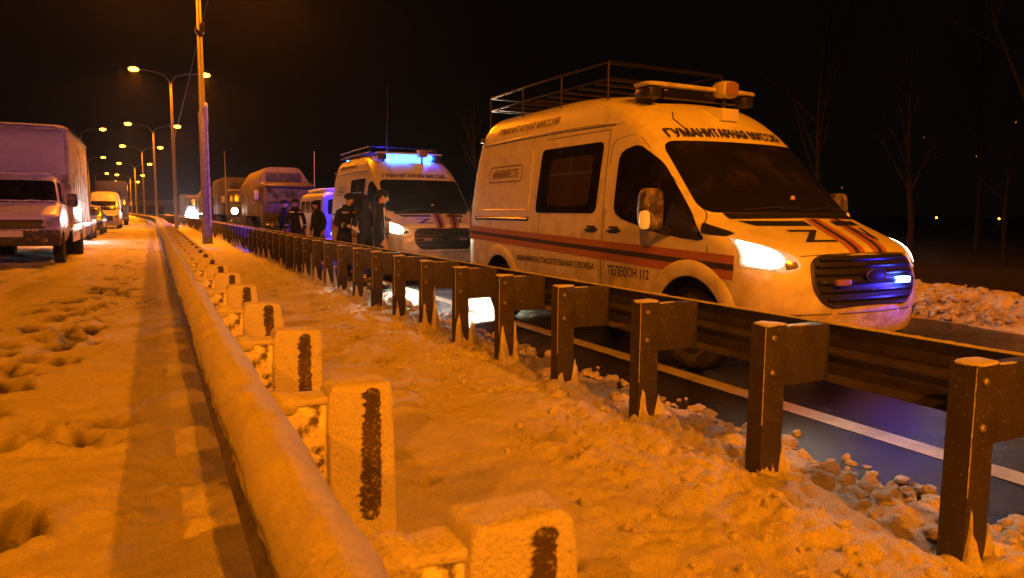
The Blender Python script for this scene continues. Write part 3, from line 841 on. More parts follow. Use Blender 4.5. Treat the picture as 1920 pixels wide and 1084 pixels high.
class Slice:
    """a car body as a stack of rounded plan outlines; front at y=0, +y to the rear, z up"""
    def __init__(s, tab):
        z = [t[0] for t in tab]
        s.z0, s.z1 = z[0], z[-1]
        s.zc = z
        s.w, s.yf, s.D, s.n, s.yr, s.Dr = (Hermite(z, [t[k] for t in tab]) for k in range(1, 7))
    def front_y(s, x, z):
        w = s.w(z); n = s.n(z); a = min(abs(x) / w, 1)
        return s.yf(z) + s.D(z) * (1 - (1 - a ** n) ** (1 / n))
    def rear_y(s, x, z):
        w = s.w(z); a = min(abs(x) / w, 1)
        return s.yr(z) - s.Dr(z) * (1 - (1 - a ** 2.6) ** (1 / 2.6))
    def side_x(s, y, z):
        w = s.w(z); n = s.n(z)
        q = (y - s.yf(z)) / s.D(z)
        if q < 1: return w * max(0, 1 - (1 - max(q, 0)) ** n) ** (1 / n)
        q = (s.yr(z) - y) / s.Dr(z)
        if q < 1: return w * max(0, 1 - (1 - max(q, 0)) ** 2.6) ** (1 / 2.6)
        return w
    def _off(s, fn, u, v, off):
        e = 0.006
        p = fn(u, v)
        if off == 0: return p
        n = (fn(u + e, v) - fn(u - e, v)).cross(fn(u, v + e) - fn(u, v - e))
        if n.length < 1e-9: return p
        n.normalize()
        c = Vector((0, (s.yf(1.0) + s.yr(1.0)) / 2, 1.0))
        if n.dot(p - c) < 0: n = -n
        return p + n * off
    def side(s, sgn):
        return lambda y, z, off=0: s._off(lambda a, b: Vector((sgn * s.side_x(a, b), a, b)), y, z, off)
    def front(s):
        return lambda x, z, off=0: s._off(lambda a, b: Vector((a, s.front_y(a, b), b)), x, z, off)
    def rear(s):
        return lambda x, z, off=0: s._off(lambda a, b: Vector((a, s.rear_y(a, b), b)), x, z, off)
    def corner(s, sgn):
        """u in 0..1 sweeps the front plan curve from the centre line to the side"""
        def f(u, z):
            w = s.w(z); n = s.n(z); ph = min(max(u, 0), 1) * PI / 2
            return Vector((sgn * w * math.sin(ph) ** (2 / n), s.yf(z) + s.D(z) * (1 - math.cos(ph) ** (2 / n)), z))
        return lambda u, z, off=0: s._off(f, u, z, off)
    def corner_u(s, x, z):
        w = s.w(z); n = s.n(z)
        return math.asin(min(1, (abs(x) / w) ** (n / 2))) / (PI / 2)
    def corner_uy(s, y, z):
        n = s.n(z); q = 1 - (y - s.yf(z)) / s.D(z)
        return math.acos(min(1, max(0, q)) ** (n / 2)) / (PI / 2)
    def mesh(s, name, mats, zs, nf=16, ns=16, clad_z=None, arches=None, angle=35):
        mb = MB(); rings = []
        for z in zs:
            w, yf, D, n, yr, Dr = s.w(z), s.yf(z), s.D(z), s.n(z), s.yr(z), s.Dr(z)
            half = []
            for i in range(nf + 1):
                ph = PI / 2 * i / nf
                half.append((w * math.sin(ph) ** (2 / n) if i else 0.0, yf + D * (1 - math.cos(ph) ** (2 / n) if i < nf else 1)))
            for i in range(1, ns): half.append((w, yf + D + (yr - Dr - yf - D) * i / ns))
            for i in range(7):
                ph = PI / 2 * i / 6
                half.append((w * math.cos(ph) ** (2 / 2.6) if i < 6 else 0.0, yr - Dr + Dr * math.sin(ph) ** (2 / 2.6)))
            ring = half + [(-x, y) for x, y in half[-2:0:-1]]
            rings.append([(x, y, z) for x, y in ring])
        n = len(rings[0])
        vs = [p for r in rings for p in r]; fs = []; ms = []
        for i in range(len(rings) - 1):
            for k in range(n):
                k2 = (k + 1) % n
                fs.append((i * n + k, i * n + k2, (i + 1) * n + k2, (i + 1) * n + k))
                ms.append(1 if clad_z and zs[i] < clad_z else 0)
        fs.append(tuple(range(n))[::-1]); ms.append(1 if clad_z else 0)
        fs.append(tuple((len(rings) - 1) * n + k for k in range(n))); ms.append(0)
        mb.add(vs, fs); mb.m = ms
        me = mb.mesh(name, mats, smooth=True, angle=angle)
        if arches:
            me = cut(me, arches, len(me.materials) - 1)
            me.polygons.foreach_set('use_smooth', [True] * len(me.polygons))
            me.set_sharp_from_angle(angle=math.radians(angle))
        return me

def cut(me, arches, dark):
    """cut the wheel wells out: (y, z, radius, depth from the side, half width)"""
    o = link(bpy.data.objects.new('tmp', me))
    tmp = [o]
    for (y, z, r, w, d) in arches:
        for sg in (-1, 1):
            mb = MB()
            mb.lathe([(r, 0), (r, sg * d)], (sg * (w - d * .55), y, z), 'x', 40)
            cm = mb.mesh('cutter', me.materials[dark])
            c = link(bpy.data.objects.new('tmp_cut', cm)); tmp.append(c)
            md = o.modifiers.new('cut', 'BOOLEAN'); md.operation = 'DIFFERENCE'; md.solver = 'EXACT'; md.object = c
            try: md.material_mode = 'TRANSFER'
            except Exception: pass
    dg = bpy.context.evaluated_depsgraph_get()
    new = bpy.data.meshes.new_from_object(o.evaluated_get(dg))
    for t in tmp: bpy.data.objects.remove(t)
    new.name = me.name
    return new

def rpoly(pts, r=0.05, k=5):
    """round the corners of a polygon"""
    out = []; n = len(pts)
    rs = r if hasattr(r, '__len__') else [r] * n
    for i in range(n):
        p0, p, p1 = (np.array(pts[j % n], float) for j in (i - 1, i, i + 1))
        a = (p0 - p); b = (p1 - p); la, lb = np.linalg.norm(a), np.linalg.norm(b)
        q = min(rs[i], la * .48, lb * .48)
        A = p + a / la * q; B = p + b / lb * q
        for t in np.linspace(0, 1, k): out.append(tuple((1 - t) ** 2 * A + 2 * t * (1 - t) * p + t * t * B))
    return out

def scan(mb, poly, surf, off, rows=10, cols=10, skirt=0.012, m=0):
    """fill a polygon (convex in rows of v) over a surface, with a rim going down into the body"""
    P = np.array(poly); v0, v1 = P[:, 1].min() + 1e-5, P[:, 1].max() - 1e-5
    vs = list(np.linspace(v0, v1, rows + 1))
    e = (v1 - v0) / rows
    vs = sorted(set(vs + [v0 + e * .12, v0 + e * .4, v1 - e * .12, v1 - e * .4]))
    grid = []; rim = []
    for v in vs:
        xs = []
        for i in range(len(P)):
            (a, b), (c, d) = P[i], P[(i + 1) % len(P)]
            if (b - v) * (d - v) <= 0 and abs(b - d) > 1e-9: xs.append(a + (c - a) * (v - b) / (d - b))
        u0, u1 = min(xs), max(xs)
        grid.append([surf(u, v, off) for u in np.linspace(u0, u1, cols + 1)])
        rim.append((surf(u0, v, off - skirt), surf(u1, v, off - skirt)))
    mb.grid(grid, m)
    if skirt:
        mb.grid([[g[0], r[0]] for g, r in zip(grid, rim)], m)
        mb.grid([[g[-1], r[1]] for g, r in zip(grid, rim)], m)
        for row, v in ((grid[0], vs[0]), (grid[-1], vs[-1])):
            us = np.linspace(0, 1, cols + 1)
            pts = [p for p in row]
            xs = [surf(0, 0, 0)] if False else None
            # short rims top and bottom
            a, b = rim[0] if row is grid[0] else rim[-1]
            low = [a.lerp(b, float(t)) for t in us]
            if (row[0] - row[-1]).length > 1e-4:
                low = [p + (low[0] - row[0]) for p in row]
                mb.grid([row, low], m)
    return mb

def panel(name, poly, surf, off, mats, parent, rows=10, cols=10, skirt=0.012):
    mb = scan(MB(), poly, surf, off, rows, cols, skirt)
    return mb.build(name, mats, parent, smooth=True, angle=40)

def band(mb, us, lo, hi, surf, off, m=0):
    mb.grid([[surf(u, lo(u) + (hi(u) - lo(u)) * t, off) for t in (0, .33, .67, 1)] for u in us], m)

_fc = {}
def text_geo(body, bold=0.0, shear=0.0, width=False):
    key = (body, bold, shear)
    if key not in _fc:
        c = bpy.data.curves.new('text', 'FONT')
        c.body = body; c.size = 1.0; c.offset = bold; c.shear = shear; c.resolution_u = 3
        o = link(bpy.data.objects.new('tmp', c))
        dg = bpy.context.evaluated_depsgraph_get()
        me = bpy.data.meshes.new_from_object(o.evaluated_get(dg))
        vs = np.array([v.co[:2] for v in me.vertices]); fs = [tuple(p.vertices) for p in me.polygons]
        bpy.data.objects.remove(o)
        lo = vs.min(0); hi = vs.max(0)
        _fc[key] = ((vs - lo) / (hi - lo), fs, float(hi[0] - lo[0]))
    return _fc[key][2] if width else _fc[key][:2]
def text_on(mb, body, place, bold=0.0, shear=0.0, m=0):
    """place(s, t) with s, t in 0..1 over the text's box"""
    vs, fs = text_geo(body.replace('Ф', 'О'), 0.0, shear)
    w = bold * 1.5 / max(1, len(body) * .62)
    if 'Ф' in body:
        raw = lambda t: text_geo(t, 0.0, 0.0, True)
        pre = body[:body.index('Ф')]
        tot = raw(body.replace('Ф', 'О')); c = (raw(pre + 'О') - .5 * raw('О')) / tot; hw = .045 / tot
        mb.add([place(c - hw, -.10) + Vector((-.0015, -.0015, 0)), place(c + hw, -.10) + Vector((-.0015, -.0015, 0)), place(c + hw, 1.10) + Vector((-.0015, -.0015, 0)), place(c - hw, 1.10) + Vector((-.0015, -.0015, 0))], [(0, 1, 2, 3)], m)
    for k in range(5):
        nudge = Vector((-.00025 * k, -.00025 * k, 0))
        ds, dt = ((0, 0), (-w, 0), (w, 0), (0, bold), (0, -bold))[k]
        mb.add([place(float(a) + ds, float(b) + dt) + nudge for a, b in vs], fs, m)

_wheels = {}
def wheel(parent, x, y, r, w, out, spokes=8):
    """out = -1 / +1: which side the rim faces; tyre and rim are sub-parts"""
    key = (r, w, out, spokes)
    if key not in _wheels:
        t = MB()
        hw = w / 2
        t.lathe([(r * .62, -hw * .8), (r * .70, -hw), (r * .90, -hw), (r * .98, -hw * .8), (r, -hw * .5), (r, hw * .5), (r * .98, hw * .8), (r * .90, hw), (r * .70, hw), (r * .62, hw * .8)], (0, 0, 0), 'x', 32)
        tm = t.mesh('tyre', M['tyre'], smooth=True, angle=30)
        k = MB(); o = out * hw
        k.lathe([(r * .635, -o * .7), (r * .635, o * .85), (r * .58, o * .9), (r * .56, o * .45), (r * .25, o * .30), (r * .22, o * .6), (r * .10, o * .65), (r * .09, o * .75)], (0, 0, 0), 'x', 28)
        for i in range(spokes):
            a = 2 * PI * i / spokes
            k.lathe([(r * .05, 0), (r * .045, o * .2)], (o * .42, r * .40 * math.cos(a), r * .40 * math.sin(a)), 'x', 6)
        km = k.mesh('rim', M['rim'], smooth=True, angle=30)
        _wheels[key] = (tm, km)
    tm, km = _wheels[key]
    root = bpy.data.objects.new('wheel', None); root.empty_display_size = .1
    link(root, parent); root.location = (x, y, r)
    put(tm, 'tyre', root, (0, 0, 0)); put(km, 'rim', root, (0, 0, 0))
    return root

# ================================================================== RESCUE VANS
VAN = Slice([  # z, half width, front y, corner depth, plan exponent, rear y, rear corner
    (.26, .96, .20, .50, 2.5, 5.66, .14), (.36, 1.00, .10, .54, 2.6, 5.70, .14), (.50, 1.025, .03, .56, 2.6, 5.73, .14),
    (.66, 1.03, .00, .57, 2.6, 5.74, .14), (.82, 1.03, .015, .58, 2.6, 5.74, .14), (.96, 1.03, .05, .60, 2.6, 5.74, .14),
    (1.05, 1.03, .09, .60, 2.6, 5.74, .14), (1.10, 1.03, .135, .60, 2.55, 5.74, .14), (1.15, 1.03, .22, .58, 2.5, 5.74, .14),
    (1.20, 1.028, .335, .56, 2.5, 5.74, .14), (1.26, 1.026, .48, .53, 2.45, 5.73, .14), (1.32, 1.022, .62, .51, 2.4, 5.73, .14),
    (1.38, 1.018, .735, .50, 2.4, 5.73, .14), (1.46, 1.012, .82, .50, 2.4, 5.72, .14), (1.70, .992, 1.055, .50, 2.4, 5.69, .14),
    (1.90, .972, 1.25, .50, 2.4, 5.66, .14), (2.08, .952, 1.43, .51, 2.4, 5.63, .14), (2.20, .938, 1.56, .53, 2.4, 5.60, .15),
    (2.34, .918, 1.74, .56, 2.4, 5.56, .15), (2.46, .892, 1.94, .60, 2.35, 5.51, .16), (2.55, .852, 2.16, .64, 2.3, 5.46, .18),
    (2.62, .795, 2.42, .68, 2.2, 5.40, .20), (2.665, .70, 2.72, .70, 2.2, 5.32, .22), (2.69, .58, 3.0, .6, 2.2, 5.22, .24), (2.705, .40, 3.3, .5, 2.2, 5.1, .25)])
VZ = sorted(set([z for z in VAN.zc] + [.31, .43, .58, .74, .89, 1.0, 1.075, 1.125, 1.175, 1.23, 1.29, 1.35, 1.42, 1.58, 1.8, 1.99, 2.14, 2.27, 2.40, 2.505, 2.59, 2.645, 2.68]))
_van_mesh = None

def rescue_van(loc, rz, label, barlit, strobelit, seed, beam=1.0):
    global _van_mesh
    root = empty('rescue_van', loc, rz, label, 'van', 'white rescue vans of the convoy')
    if _van_mesh is None:
        _van_mesh = VAN.mesh('body', [M['paint'], M['clad'], M['black']], VZ, 22, 22, .40, [(1.03, .40, .445, 1.03, .34), (4.70, .40, .43, 1.03, .34)])
    link(bpy.data.objects.new('body', _van_mesh), root)
    fr, re = VAN.front(), VAN.rear()
    # --- glass
    ws = rpoly([(-.935, 1.395), (.935, 1.395), (.872, 2.065), (-.872, 2.065)], .10)
    wsn = panel('windscreen', ws, fr, .006, M['glass'], root, 16, 24)
    mb = MB()
    for x0, x1 in ((-.62, .05), (.05, .70)):
        mb.tube([fr(x0, 1.405, .02), fr((x0 + x1) / 2, 1.43, .022), fr(x1, 1.425, .016)], .011, 5)
    mb.build('wiper', M['black'], root)
    mb = MB(); band(mb, np.linspace(-.80, .80, 40), lambda u: 1.352 - .015 * abs(u), lambda u: 1.392, fr, .005)
    mb.build('cowl_grille', M['black'], root)
    mb = MB(); superq(mb, fr(.04, 1.52, .004), (.03, .006, .035), .7, 8, 6)
    mb.build('windscreen_sticker', M['offwhite'], wsn)
    for sg in (-1, 1):
        sd = VAN.side(sg)
        # doors: raised 3 mm, so their gaps read as seams
        fd = rpoly([(2.30, .47), (2.33, 1.30), (2.30, 2.12), (1.90, 2.16), (1.42, 1.75), (.93, 1.36), (.80, 1.05), (.86, .92), (1.46, .85), (1.56, .47)], [.06, .02, .12, .12, .05, .08, .06, .05, .12, .05])
        mb = MB(); P = fd
        # outline of the front door as a narrow dark gap
        for i in range(len(P)):
            a, b = P[i], P[(i + 1) % len(P)]
            mb.grid([[sd(a[0], a[1], .0022), sd(a[0] + .012, a[1] + .004, .0022)], [sd(b[0], b[1], .0022), sd(b[0] + .012, b[1] + .004, .0022)]])
        for pts in ([(2.36, .44), (2.36, 2.24)], [(3.66, .44), (3.66, 1.36)], [(5.60, .75), (5.60, 1.42)]):
            n = 24
            for i in range(n):
                a = np.array(pts[0]) + (np.array(pts[1]) - np.array(pts[0])) * i / n; b = np.array(pts[0]) + (np.array(pts[1]) - np.array(pts[0])) * (i + 1) / n
                mb.grid([[sd(a[0], a[1], .0022), sd(a[0] + .011, a[1], .0022)], [sd(b[0], b[1], .0022), sd(b[0] + .011, b[1], .0022)]])
        for (y0, y1, z) in ((2.36, 3.66, 2.235), (2.36, 3.66, .45)):
            mb.grid([[sd(y, z, .0022), sd(y, z + .008, .0022)] for y in np.linspace(y0, y1, 16)])
        mb.build('door_seam', M['seam'], root)
        # pressed rain gutter and roof crease
        mb = MB()
        pts = [(2.12, 2.285), (2.6, 2.315), (3.1, 2.325), (3.85, 2.325), (4.6, 2.320), (5.35, 2.31)]
        mb.tube([sd(y, z, .004) for y, z in pts], [.006, .012, .013, .012, .012, .004], 6)
        mb.build('roof_gutter', M['paint_plain'], root, smooth=True)
        mb = MB()
        mb.tube([sd(y, z, -.002) for y, z in ((1.72, 2.20), (2.3, 2.28), (3.3, 2.30), (4.4, 2.30), (5.4, 2.285))], .008, 5)
        mb.build('roof_seam', M['seam'], root, smooth=True)
        g = panel('door_window', rpoly([(2.18, 1.40), (2.16, 2.00), (1.86, 2.055), (1.52, 1.86), (1.22, 1.55), (.86, 1.165), (1.10, 1.165), (1.62, 1.24), (2.05, 1.33)], [.10, .10, .10, .10, .1, .03, .06, .1, .08]), sd, .007, M['glass'], root, 16, 12)
        g2 = panel('front_quarter_trim', rpoly([(1.40, 1.215), (1.30, 1.50), (.90, 1.17), (.93, 1.155)], .02), sd, .011, M['black'], root, 6, 8)
        if sg < 0:
            w = panel('side_window', rpoly([(3.76, 1.385), (3.70, 2.125), (2.45, 2.125), (2.50, 1.385)], .07), sd, .008, M['glass'], root, 12, 14)
            panel('sliding_pane', rpoly([(3.50, 1.47), (3.46, 2.00), (2.62, 2.00), (2.65, 1.47)], .05), sd, .0095, M['glass2'], w, 8, 8, .003)
            mb = MB()
            mb.grid([[sd(y, 1.805, .013), sd(y, 1.83, .013)] for y in np.linspace(2.62, 3.48, 8)])
            mb.grid([[sd(3.03, z, .013), sd(3.055, z, .013)] for z in np.linspace(1.83, 2.0, 4)])
            mb.build('window_bar', M['black'], w)
        else:
            panel('side_window', rpoly([(3.76, 1.385), (3.70, 2.125), (2.45, 2.125), (2.50, 1.385)], .07), sd, .008, M['glass'], root, 12, 14)
        # rear blank panel pressed into the side
        P = rpoly([(5.42, 1.42), (5.36, 2.10), (4.0, 2.14), (3.93, 2.10), (3.93, 1.42)], .12)
        mb = MB()
        for i in range(len(P)):
            a, b = P[i], P[(i + 1) % len(P)]
            mb.tube([sd(a[0], a[1], 0), sd(b[0], b[1], 0)], .006, 4)
        mb.build('panel_pressing', M['paint_plain'], root, smooth=True)
        # sliding-door rail in the rear quarter
        panel('door_rail', rpoly([(5.45, 1.285), (5.45, 1.335), (3.92, 1.335), (3.92, 1.285)], .015), sd, .006, M['black'], root, 3, 14)
        mb = MB(); mb.tube([sd(y, 1.315, .010) for y in np.linspace(5.40, 3.96, 8)], .009, 6); mb.build('rail_strip', M['chrome'], root, smooth=True)
        # handles
        for y in (2.56, 2.16):
            mb = MB()
            scan(mb, rpoly([(y + .09, 1.185), (y + .09, 1.255), (y - .08, 1.255), (y - .08, 1.185)], .03), sd, .005, 4, 5)
            mb.tube([sd(y + .10, 1.215, .012), sd(y + .05, 1.218, .038), (sd(y - .09, 1.218, .038)), sd(y - .13, 1.215, .014)], .014, 7)
            mb.build('door_handle', M['black'], root, smooth=True)
        # stripes: orange, dark blue, orange, interrupted by the wheel-arch flares
        zt = lambda y: 1.195 - (5.5 - y) * .0290
        zb = lambda y: 1.015 - (5.5 - y) * .0335
        lev = lambda f: (lambda y: zb(y) + (zt(y) - zb(y)) * f)
        us = np.linspace(5.62, .52, 60)
        for nm, f0, f1, mm in (('orange_stripe', .64, 1.0, 'orange'), ('blue_stripe', .38, .64, 'navy'), ('orange_stripe', 0.0, .38, 'orange')):
            mb = MB(); band(mb, us, lev(f0), lev(f1), sd, .0055); mb.build(nm, M[mm], root, smooth=True)
        # wheel-arch flares
        for (yc, r0, r1) in ((1.03, .445, .60), (4.70, .43, .57)):
            mb = MB(); rows = []
            for a in np.linspace(math.radians(2), math.radians(178), 32):
                row = []
                for j, (rr, o) in enumerate(((r0 + .004, -.02), (r0 + .002, .014), (r0 + .02, .022), ((r0 + r1) / 2, .018), (r1 - .02, .012), (r1, -.004))):
                    y, z = yc + rr * math.cos(a), .40 + rr * math.sin(a)
                    row.append(sd(y, z, o))
                rows.append(row)
            mb.grid(rows); mb.build('wheel_arch_flare', M['paint'], root, smooth=True, angle=60)
        # mirror
        mr = bpy.data.objects.new('door_mirror', None); mr.empty_display_size = .1; link(mr, root)
        mb = MB()
        superq(mb, (sg * 1.235, 1.33, 1.42), (.112, .075, .19), .5, 18, 14, .004, 3)
        mb.build('mirror_housing', M['mirrorback'], mr, smooth=True)
        mb = MB(); mb.tube([(sg * 1.0, 1.33, 1.22), (sg * 1.10, 1.32, 1.24), (sg * 1.22, 1.32, 1.28)], [.05, .04, .05], 8); mb.build('mirror_arm', M['black'], mr, smooth=True)
        mb = MB(); superq(mb, (sg * 1.325, 1.30, 1.33), (.032, .055, .085), .6, 12, 10); mb.build('mirror_indicator', M['amber'], mr, smooth=True)
        mb = MB(); superq(mb, (sg * 1.235, 1.40, 1.44), (.095, .012, .16), .5, 14, 8); mb.build('mirror_glass', M['chrome'], mr, smooth=True)
        # headlight: lens wrapped round the corner
        cn = VAN.corner(sg)
        hp = [(VAN.corner_uy(.66, 1.20), 1.195), (VAN.corner_u(.80, 1.10), 1.105), (VAN.corner_u(.70, 1.03), 1.045), (VAN.corner_u(.68, .98), .965), (VAN.corner_u(.80, .93), .925), (VAN.corner_uy(.47, .96), .965)]
        hl = panel('headlight', rpoly(hp, [.03, .04, .03, .03, .04, .04]), cn, .010, M['headlens'], root, 12, 14, .03)
        mb = MB(); scan(mb, rpoly([(VAN.corner_uy(.60, 1.18), 1.17), (VAN.corner_u(.86, 1.10), 1.115), (VAN.corner_u(.80, 1.03), 1.06), (VAN.corner_u(.80, .98), .985), (VAN.corner_u(.88, .95), .955), (VAN.corner_uy(.44, .98), .985)], [.03, .04, .03, .03, .04, .04]), cn, .016, 10, 12, .004); mb.build('headlight_lamp', M['headbulb'], hl, smooth=True)
        mb = MB(); scan(mb, rpoly([(VAN.corner_u(.80, 1.0) , 1.005), (VAN.corner_u(.715, 1.0), 1.01), (VAN.corner_u(.71, .95), .962), (VAN.corner_u(.80, .94), .945)], .01), cn, .014, 5, 5, .006)
        mb.build('indicator', M['clearlens'], hl, smooth=True)
        L = cn(VAN.corner_u(.86, 1.05), 1.05, .14)
        area_spot('headlight_beam', root, L, L + Vector((sg * .1, -6, -.55)), (1.0, .84, .58), P_HEAD * beam, 130, .9, .09)
        # seam under the headlight, fog lamp
        panel('fog_lamp', rpoly([(VAN.corner_u(.84, .56), .50), (VAN.corner_u(.70, .56), .50), (VAN.corner_u(.70, .56), .60), (VAN.corner_u(.84, .56), .60)], .03), cn, .006, M['black'], root, 5, 6)
        # rear lamp and roof marker
        panel('tail_lamp', rpoly([(5.70, 1.0), (5.70, 1.62), (5.61, 1.62), (5.61, 1.0)], .03), sd, .006, M['cabred'], root, 8, 4)
        mb = MB(); c = sd(5.42, 2.375, .01); mb.box(c.x - .02, c.x + .02, c.y - .06, c.y + .06, c.z - .028, c.z + .028); mb.build('marker_lamp', M['black'], root, bevel=.008)
        # wheels
        wheel(root, sg * .905, 1.03, .345, .215, sg)
        wheel(root, sg * .905, 4.70, .345, .215, sg)
    # --- lettering on the near side and over the windscreen
    sd = VAN.side(-1)
    mb = MB()
    text_on(mb, 'АВАРИЙНО-СПАСАТЕЛЬНАЯ СЛУЖБА', lambda s, t: sd(4.20 - s * 1.72, .792 + t * .088, .0045), .018)
    mb.build('service_lettering', M['letter'], root)
    mb = MB(); text_on(mb, 'ТЕЛЕФОН 112', lambda s, t: sd(2.24 - s * .66, .762 + t * .098, .0045), .018)
    mb.build('telephone_lettering', M['letter'], root)
    mb = MB(); text_on(mb, 'ГУМАНИТАРНАЯ МИССИЯ', lambda s, t: sd(4.98 - s * 1.55 , 2.405 + t * .088, .0045), .03, .25)
    mb.build('roof_lettering', M['rooftext'], root)
    mb = MB(); text_on(mb, '#МЫВМЕСТЕ', lambda s, t: sd(4.99 - s * .72, 1.825 + t * .115, .0045), .02, .08)
    P = rpoly([(5.09, 1.775), (5.09, 1.99), (4.17, 1.99), (4.17, 1.775)], .06)
    Q = rpoly([(5.075, 1.79), (5.075, 1.975), (4.185, 1.975), (4.185, 1.79)], .05)
    for i in range(len(P)):
        j = (i + 1) % len(P)
        mb.add([sd(*P[i], .0045), sd(*P[j], .0045), sd(*Q[j], .0045), sd(*Q[i], .0045)], [(0, 1, 2, 3)])
    mb.build('slogan_badge', M['badge'], root)
    mb = MB(); text_on(mb, 'ГУМАНИТАРНАЯ МИССИЯ', lambda s, t: fr(-.79 + s * 1.36, 2.110 + t * .088 - .01 * (2 * s - 1) ** 2, .012), .022)
    mb.build('header_lettering', M['letter'], root)
    # --- bonnet stripes, bars and letters
    hx = lambda x, z: fr(x, z, .0045)
    for c in (-.055, .215):
        for d0, d1, mm, nm in ((-.095, -.03, 'orange', 'orange_bonnet_stripe'), (-.03, .03, 'navy', 'blue_bonnet_stripe'), (.03, .095, 'orange', 'orange_bonnet_stripe')):
            mb = MB()
            rows = []
            for z in np.linspace(1.075, 1.345, 26):
                k = (z - 1.075) / .27
                sh = .12 * k - .01 if c < 0 else .17 * k + .02
                rows.append([fr(c + sh + d, z, .0045) for d in (d0, (d0 + d1) / 2, d1)])
            mb.grid(rows); mb.build(nm, M[mm], root, smooth=True)
    for xs in ((-.68, -.10), (.24, .62)):
        mb = MB(); rows = []
        for z in np.linspace(1.285, 1.325, 5):
            rows.append([fr(x, z, .005) for x in np.linspace(xs[0] + (1.285 - z) * (2.2 if xs[0] < 0 else 0), xs[1], 12)])
        mb.grid(rows)
        mb.build('bonnet_vent_panel', M['black'], root, smooth=True)
    mb = MB(); text_on(mb, 'Z', lambda s, t: fr(-.48 + s * .33, 1.16 + t * .09, .006), .015)
    mb.build('bonnet_letter', M['letter'], root)
    mb = MB(); text_on(mb, 'V', lambda s, t: fr(.34 + s * .20, 1.165 + t * .10, .006), .015)
    mb.build('bonnet_letter', M['letter'], root)
    # dark wedge on the wing behind the headlight
    for sg in (-1, 1):
        panel('wing_trim', rpoly([(.93, 1.31), (.62, 1.225), (.66, 1.20), (.90, 1.215)], .01), VAN.side(sg), .006, M['black'], root, 5, 8)
    # seams of bonnet and bumper
    mb = MB()
    mb.tube([fr(x, 1.075 - .03 * (x / .8) ** 2, -.001) for x in np.linspace(-.66, .66, 20)], .005, 4)
    mb.tube([fr(x, .60, -.001) for x in np.linspace(-.99, .99, 40)], .005, 4)
    mb.build('bonnet_seam', M['seam'], root)
    # --- grille
    gp = rpoly([(-.50, .66), (.50, .66), (.625, .80), (.60, 1.01), (.50, 1.055), (-.50, 1.055), (-.60, 1.01), (-.625, .80)], [.12, .12, .12, .08, .08, .08, .08, .12])
    gr = panel('grille', gp, fr, .010, M['black'], root, 14, 22, .03)
    mb = MB()
    for i in range(len(gp)):
        a, b = gp[i], gp[(i + 1) % len(gp)]
        mb.tube([fr(a[0], a[1], .012), fr(b[0], b[1], .012)], .011, 5)
    mb.build('grille_surround', M['clad'], gr, smooth=True)
    for z, hw in ((.715, .50), (.78, .56), (.845, .58), (.91, .58), (.97, .57), (1.02, .52)):
        mb = MB(); mb.tube([fr(x, z, .022) for x in np.linspace(-hw, hw, 16)], .013 if z != .845 else .018, 6)
        mb.build('slat', M['grille_bar'], gr, smooth=True)
    mb = MB(); c = fr(0, .89, .036)
    mb.lathe([(1, 0), (1, -.016), (.86, -.022)], (0, 0, 0), 'y', 28)
    mb.v = [(c.x + x * .115, c.y + y, c.z + z * .052) for x, y, z in mb.v]
    mb.build('oval_emblem', M['emblem'], gr, smooth=True)
    mb = MB(); mb.tube([(c.x + .118 * math.cos(t), c.y - .018, c.z + .054 * math.sin(t)) for t in np.linspace(0, 2 * PI, 33)], .006, 6)
    mb.build('emblem_ring', M['clad'], gr, smooth=True)
    for sx in (-.37, .37):
        c = fr(sx, .845, .040)
        mb = MB(); superq(mb, c, (.085, .022, .026), .3, 14, 8)
        on = strobelit and sx > 0
        st = mb.build('strobe_lamp', M['blue_on'] if on else M['strobe_off'], gr, smooth=True)
        if on:
            st['label'] = 'blue strobe lamp that is lit'
            point_light('blue_strobe_light', root, c + Vector((0, -.10, .0)), BLUE, 12, .03)
    us = np.linspace(-.97, .97, 110); r_ = np.random.default_rng(40 + seed)
    nz_ = fbm(us * 5 + seed, us * 0, 3); n2_ = fbm(us * 17 + seed, us * 0 + 3, 2)
    mb = MB(); mb.grid([[fr(u, .40 + (.10 + .10 * a_ + .05 * b_ + .05) * t, .004 + .010 * (1 - t)) for t in (0, .25, .5, .75, 1)] for u, a_, b_ in zip(us, nz_, n2_)])
    mb.build('bumper_snow', M['banksnow'], root, smooth=True, angle=80)
    # --- roof rack
    rk = bpy.data.objects.new('roof_rack', None); rk.empty_display_size = .2; link(rk, root)
    x0, y0, y1 = .80, 2.62, 5.42
    za, zc = (2.72, 2.84) if barlit else (2.80, 2.97)
    for nm, x, z in (('lower_rail', -x0, za), ('lower_rail', x0, za), ('upper_rail', -x0, zc), ('upper_rail', x0, zc)):
        mb = MB(); mb.tube([(x, y0, z), (x, (y0 + y1) / 2, z + .01), (x, y1, z)], .012, 6); mb.build(nm, M['rackbar'], rk, smooth=True)
    for y in (y0, y1):
        for z in (za, zc):
            mb = MB(); mb.tube([(-x0, y, z), (x0, y, z)], .022 if y == y0 else .013, 6); mb.build('cross_rail', M['rackbar'], rk, smooth=True)
    for y in np.linspace(y0, y1, 4):
        for x in (-x0, x0):
            zr = 2.60
            mb = MB(); mb.tube([(x, y, zr - .02), (x, y, zc)], .011, 6); mb.build('upright', M['rackbar'], rk)
    for y in np.linspace(y0 + .25, y1 - .25, 8):
        mb = MB(); mb.box(-x0, x0, y - .02, y + .02, za - .025, za); mb.build('slat', M['rackbar'], rk)
    # --- light bar
    lb = bpy.data.objects.new('light_bar', None); lb.empty_display_size = .2; link(lb, root)
    by, bz = 2.10, 2.585
    mb = MB(); superq(mb, (-.05, by, bz + .080), (.76, .15, .024), .35, 24, 8, .004, 2); mb.build('bar_cover', M['barcover'], lb, smooth=True)
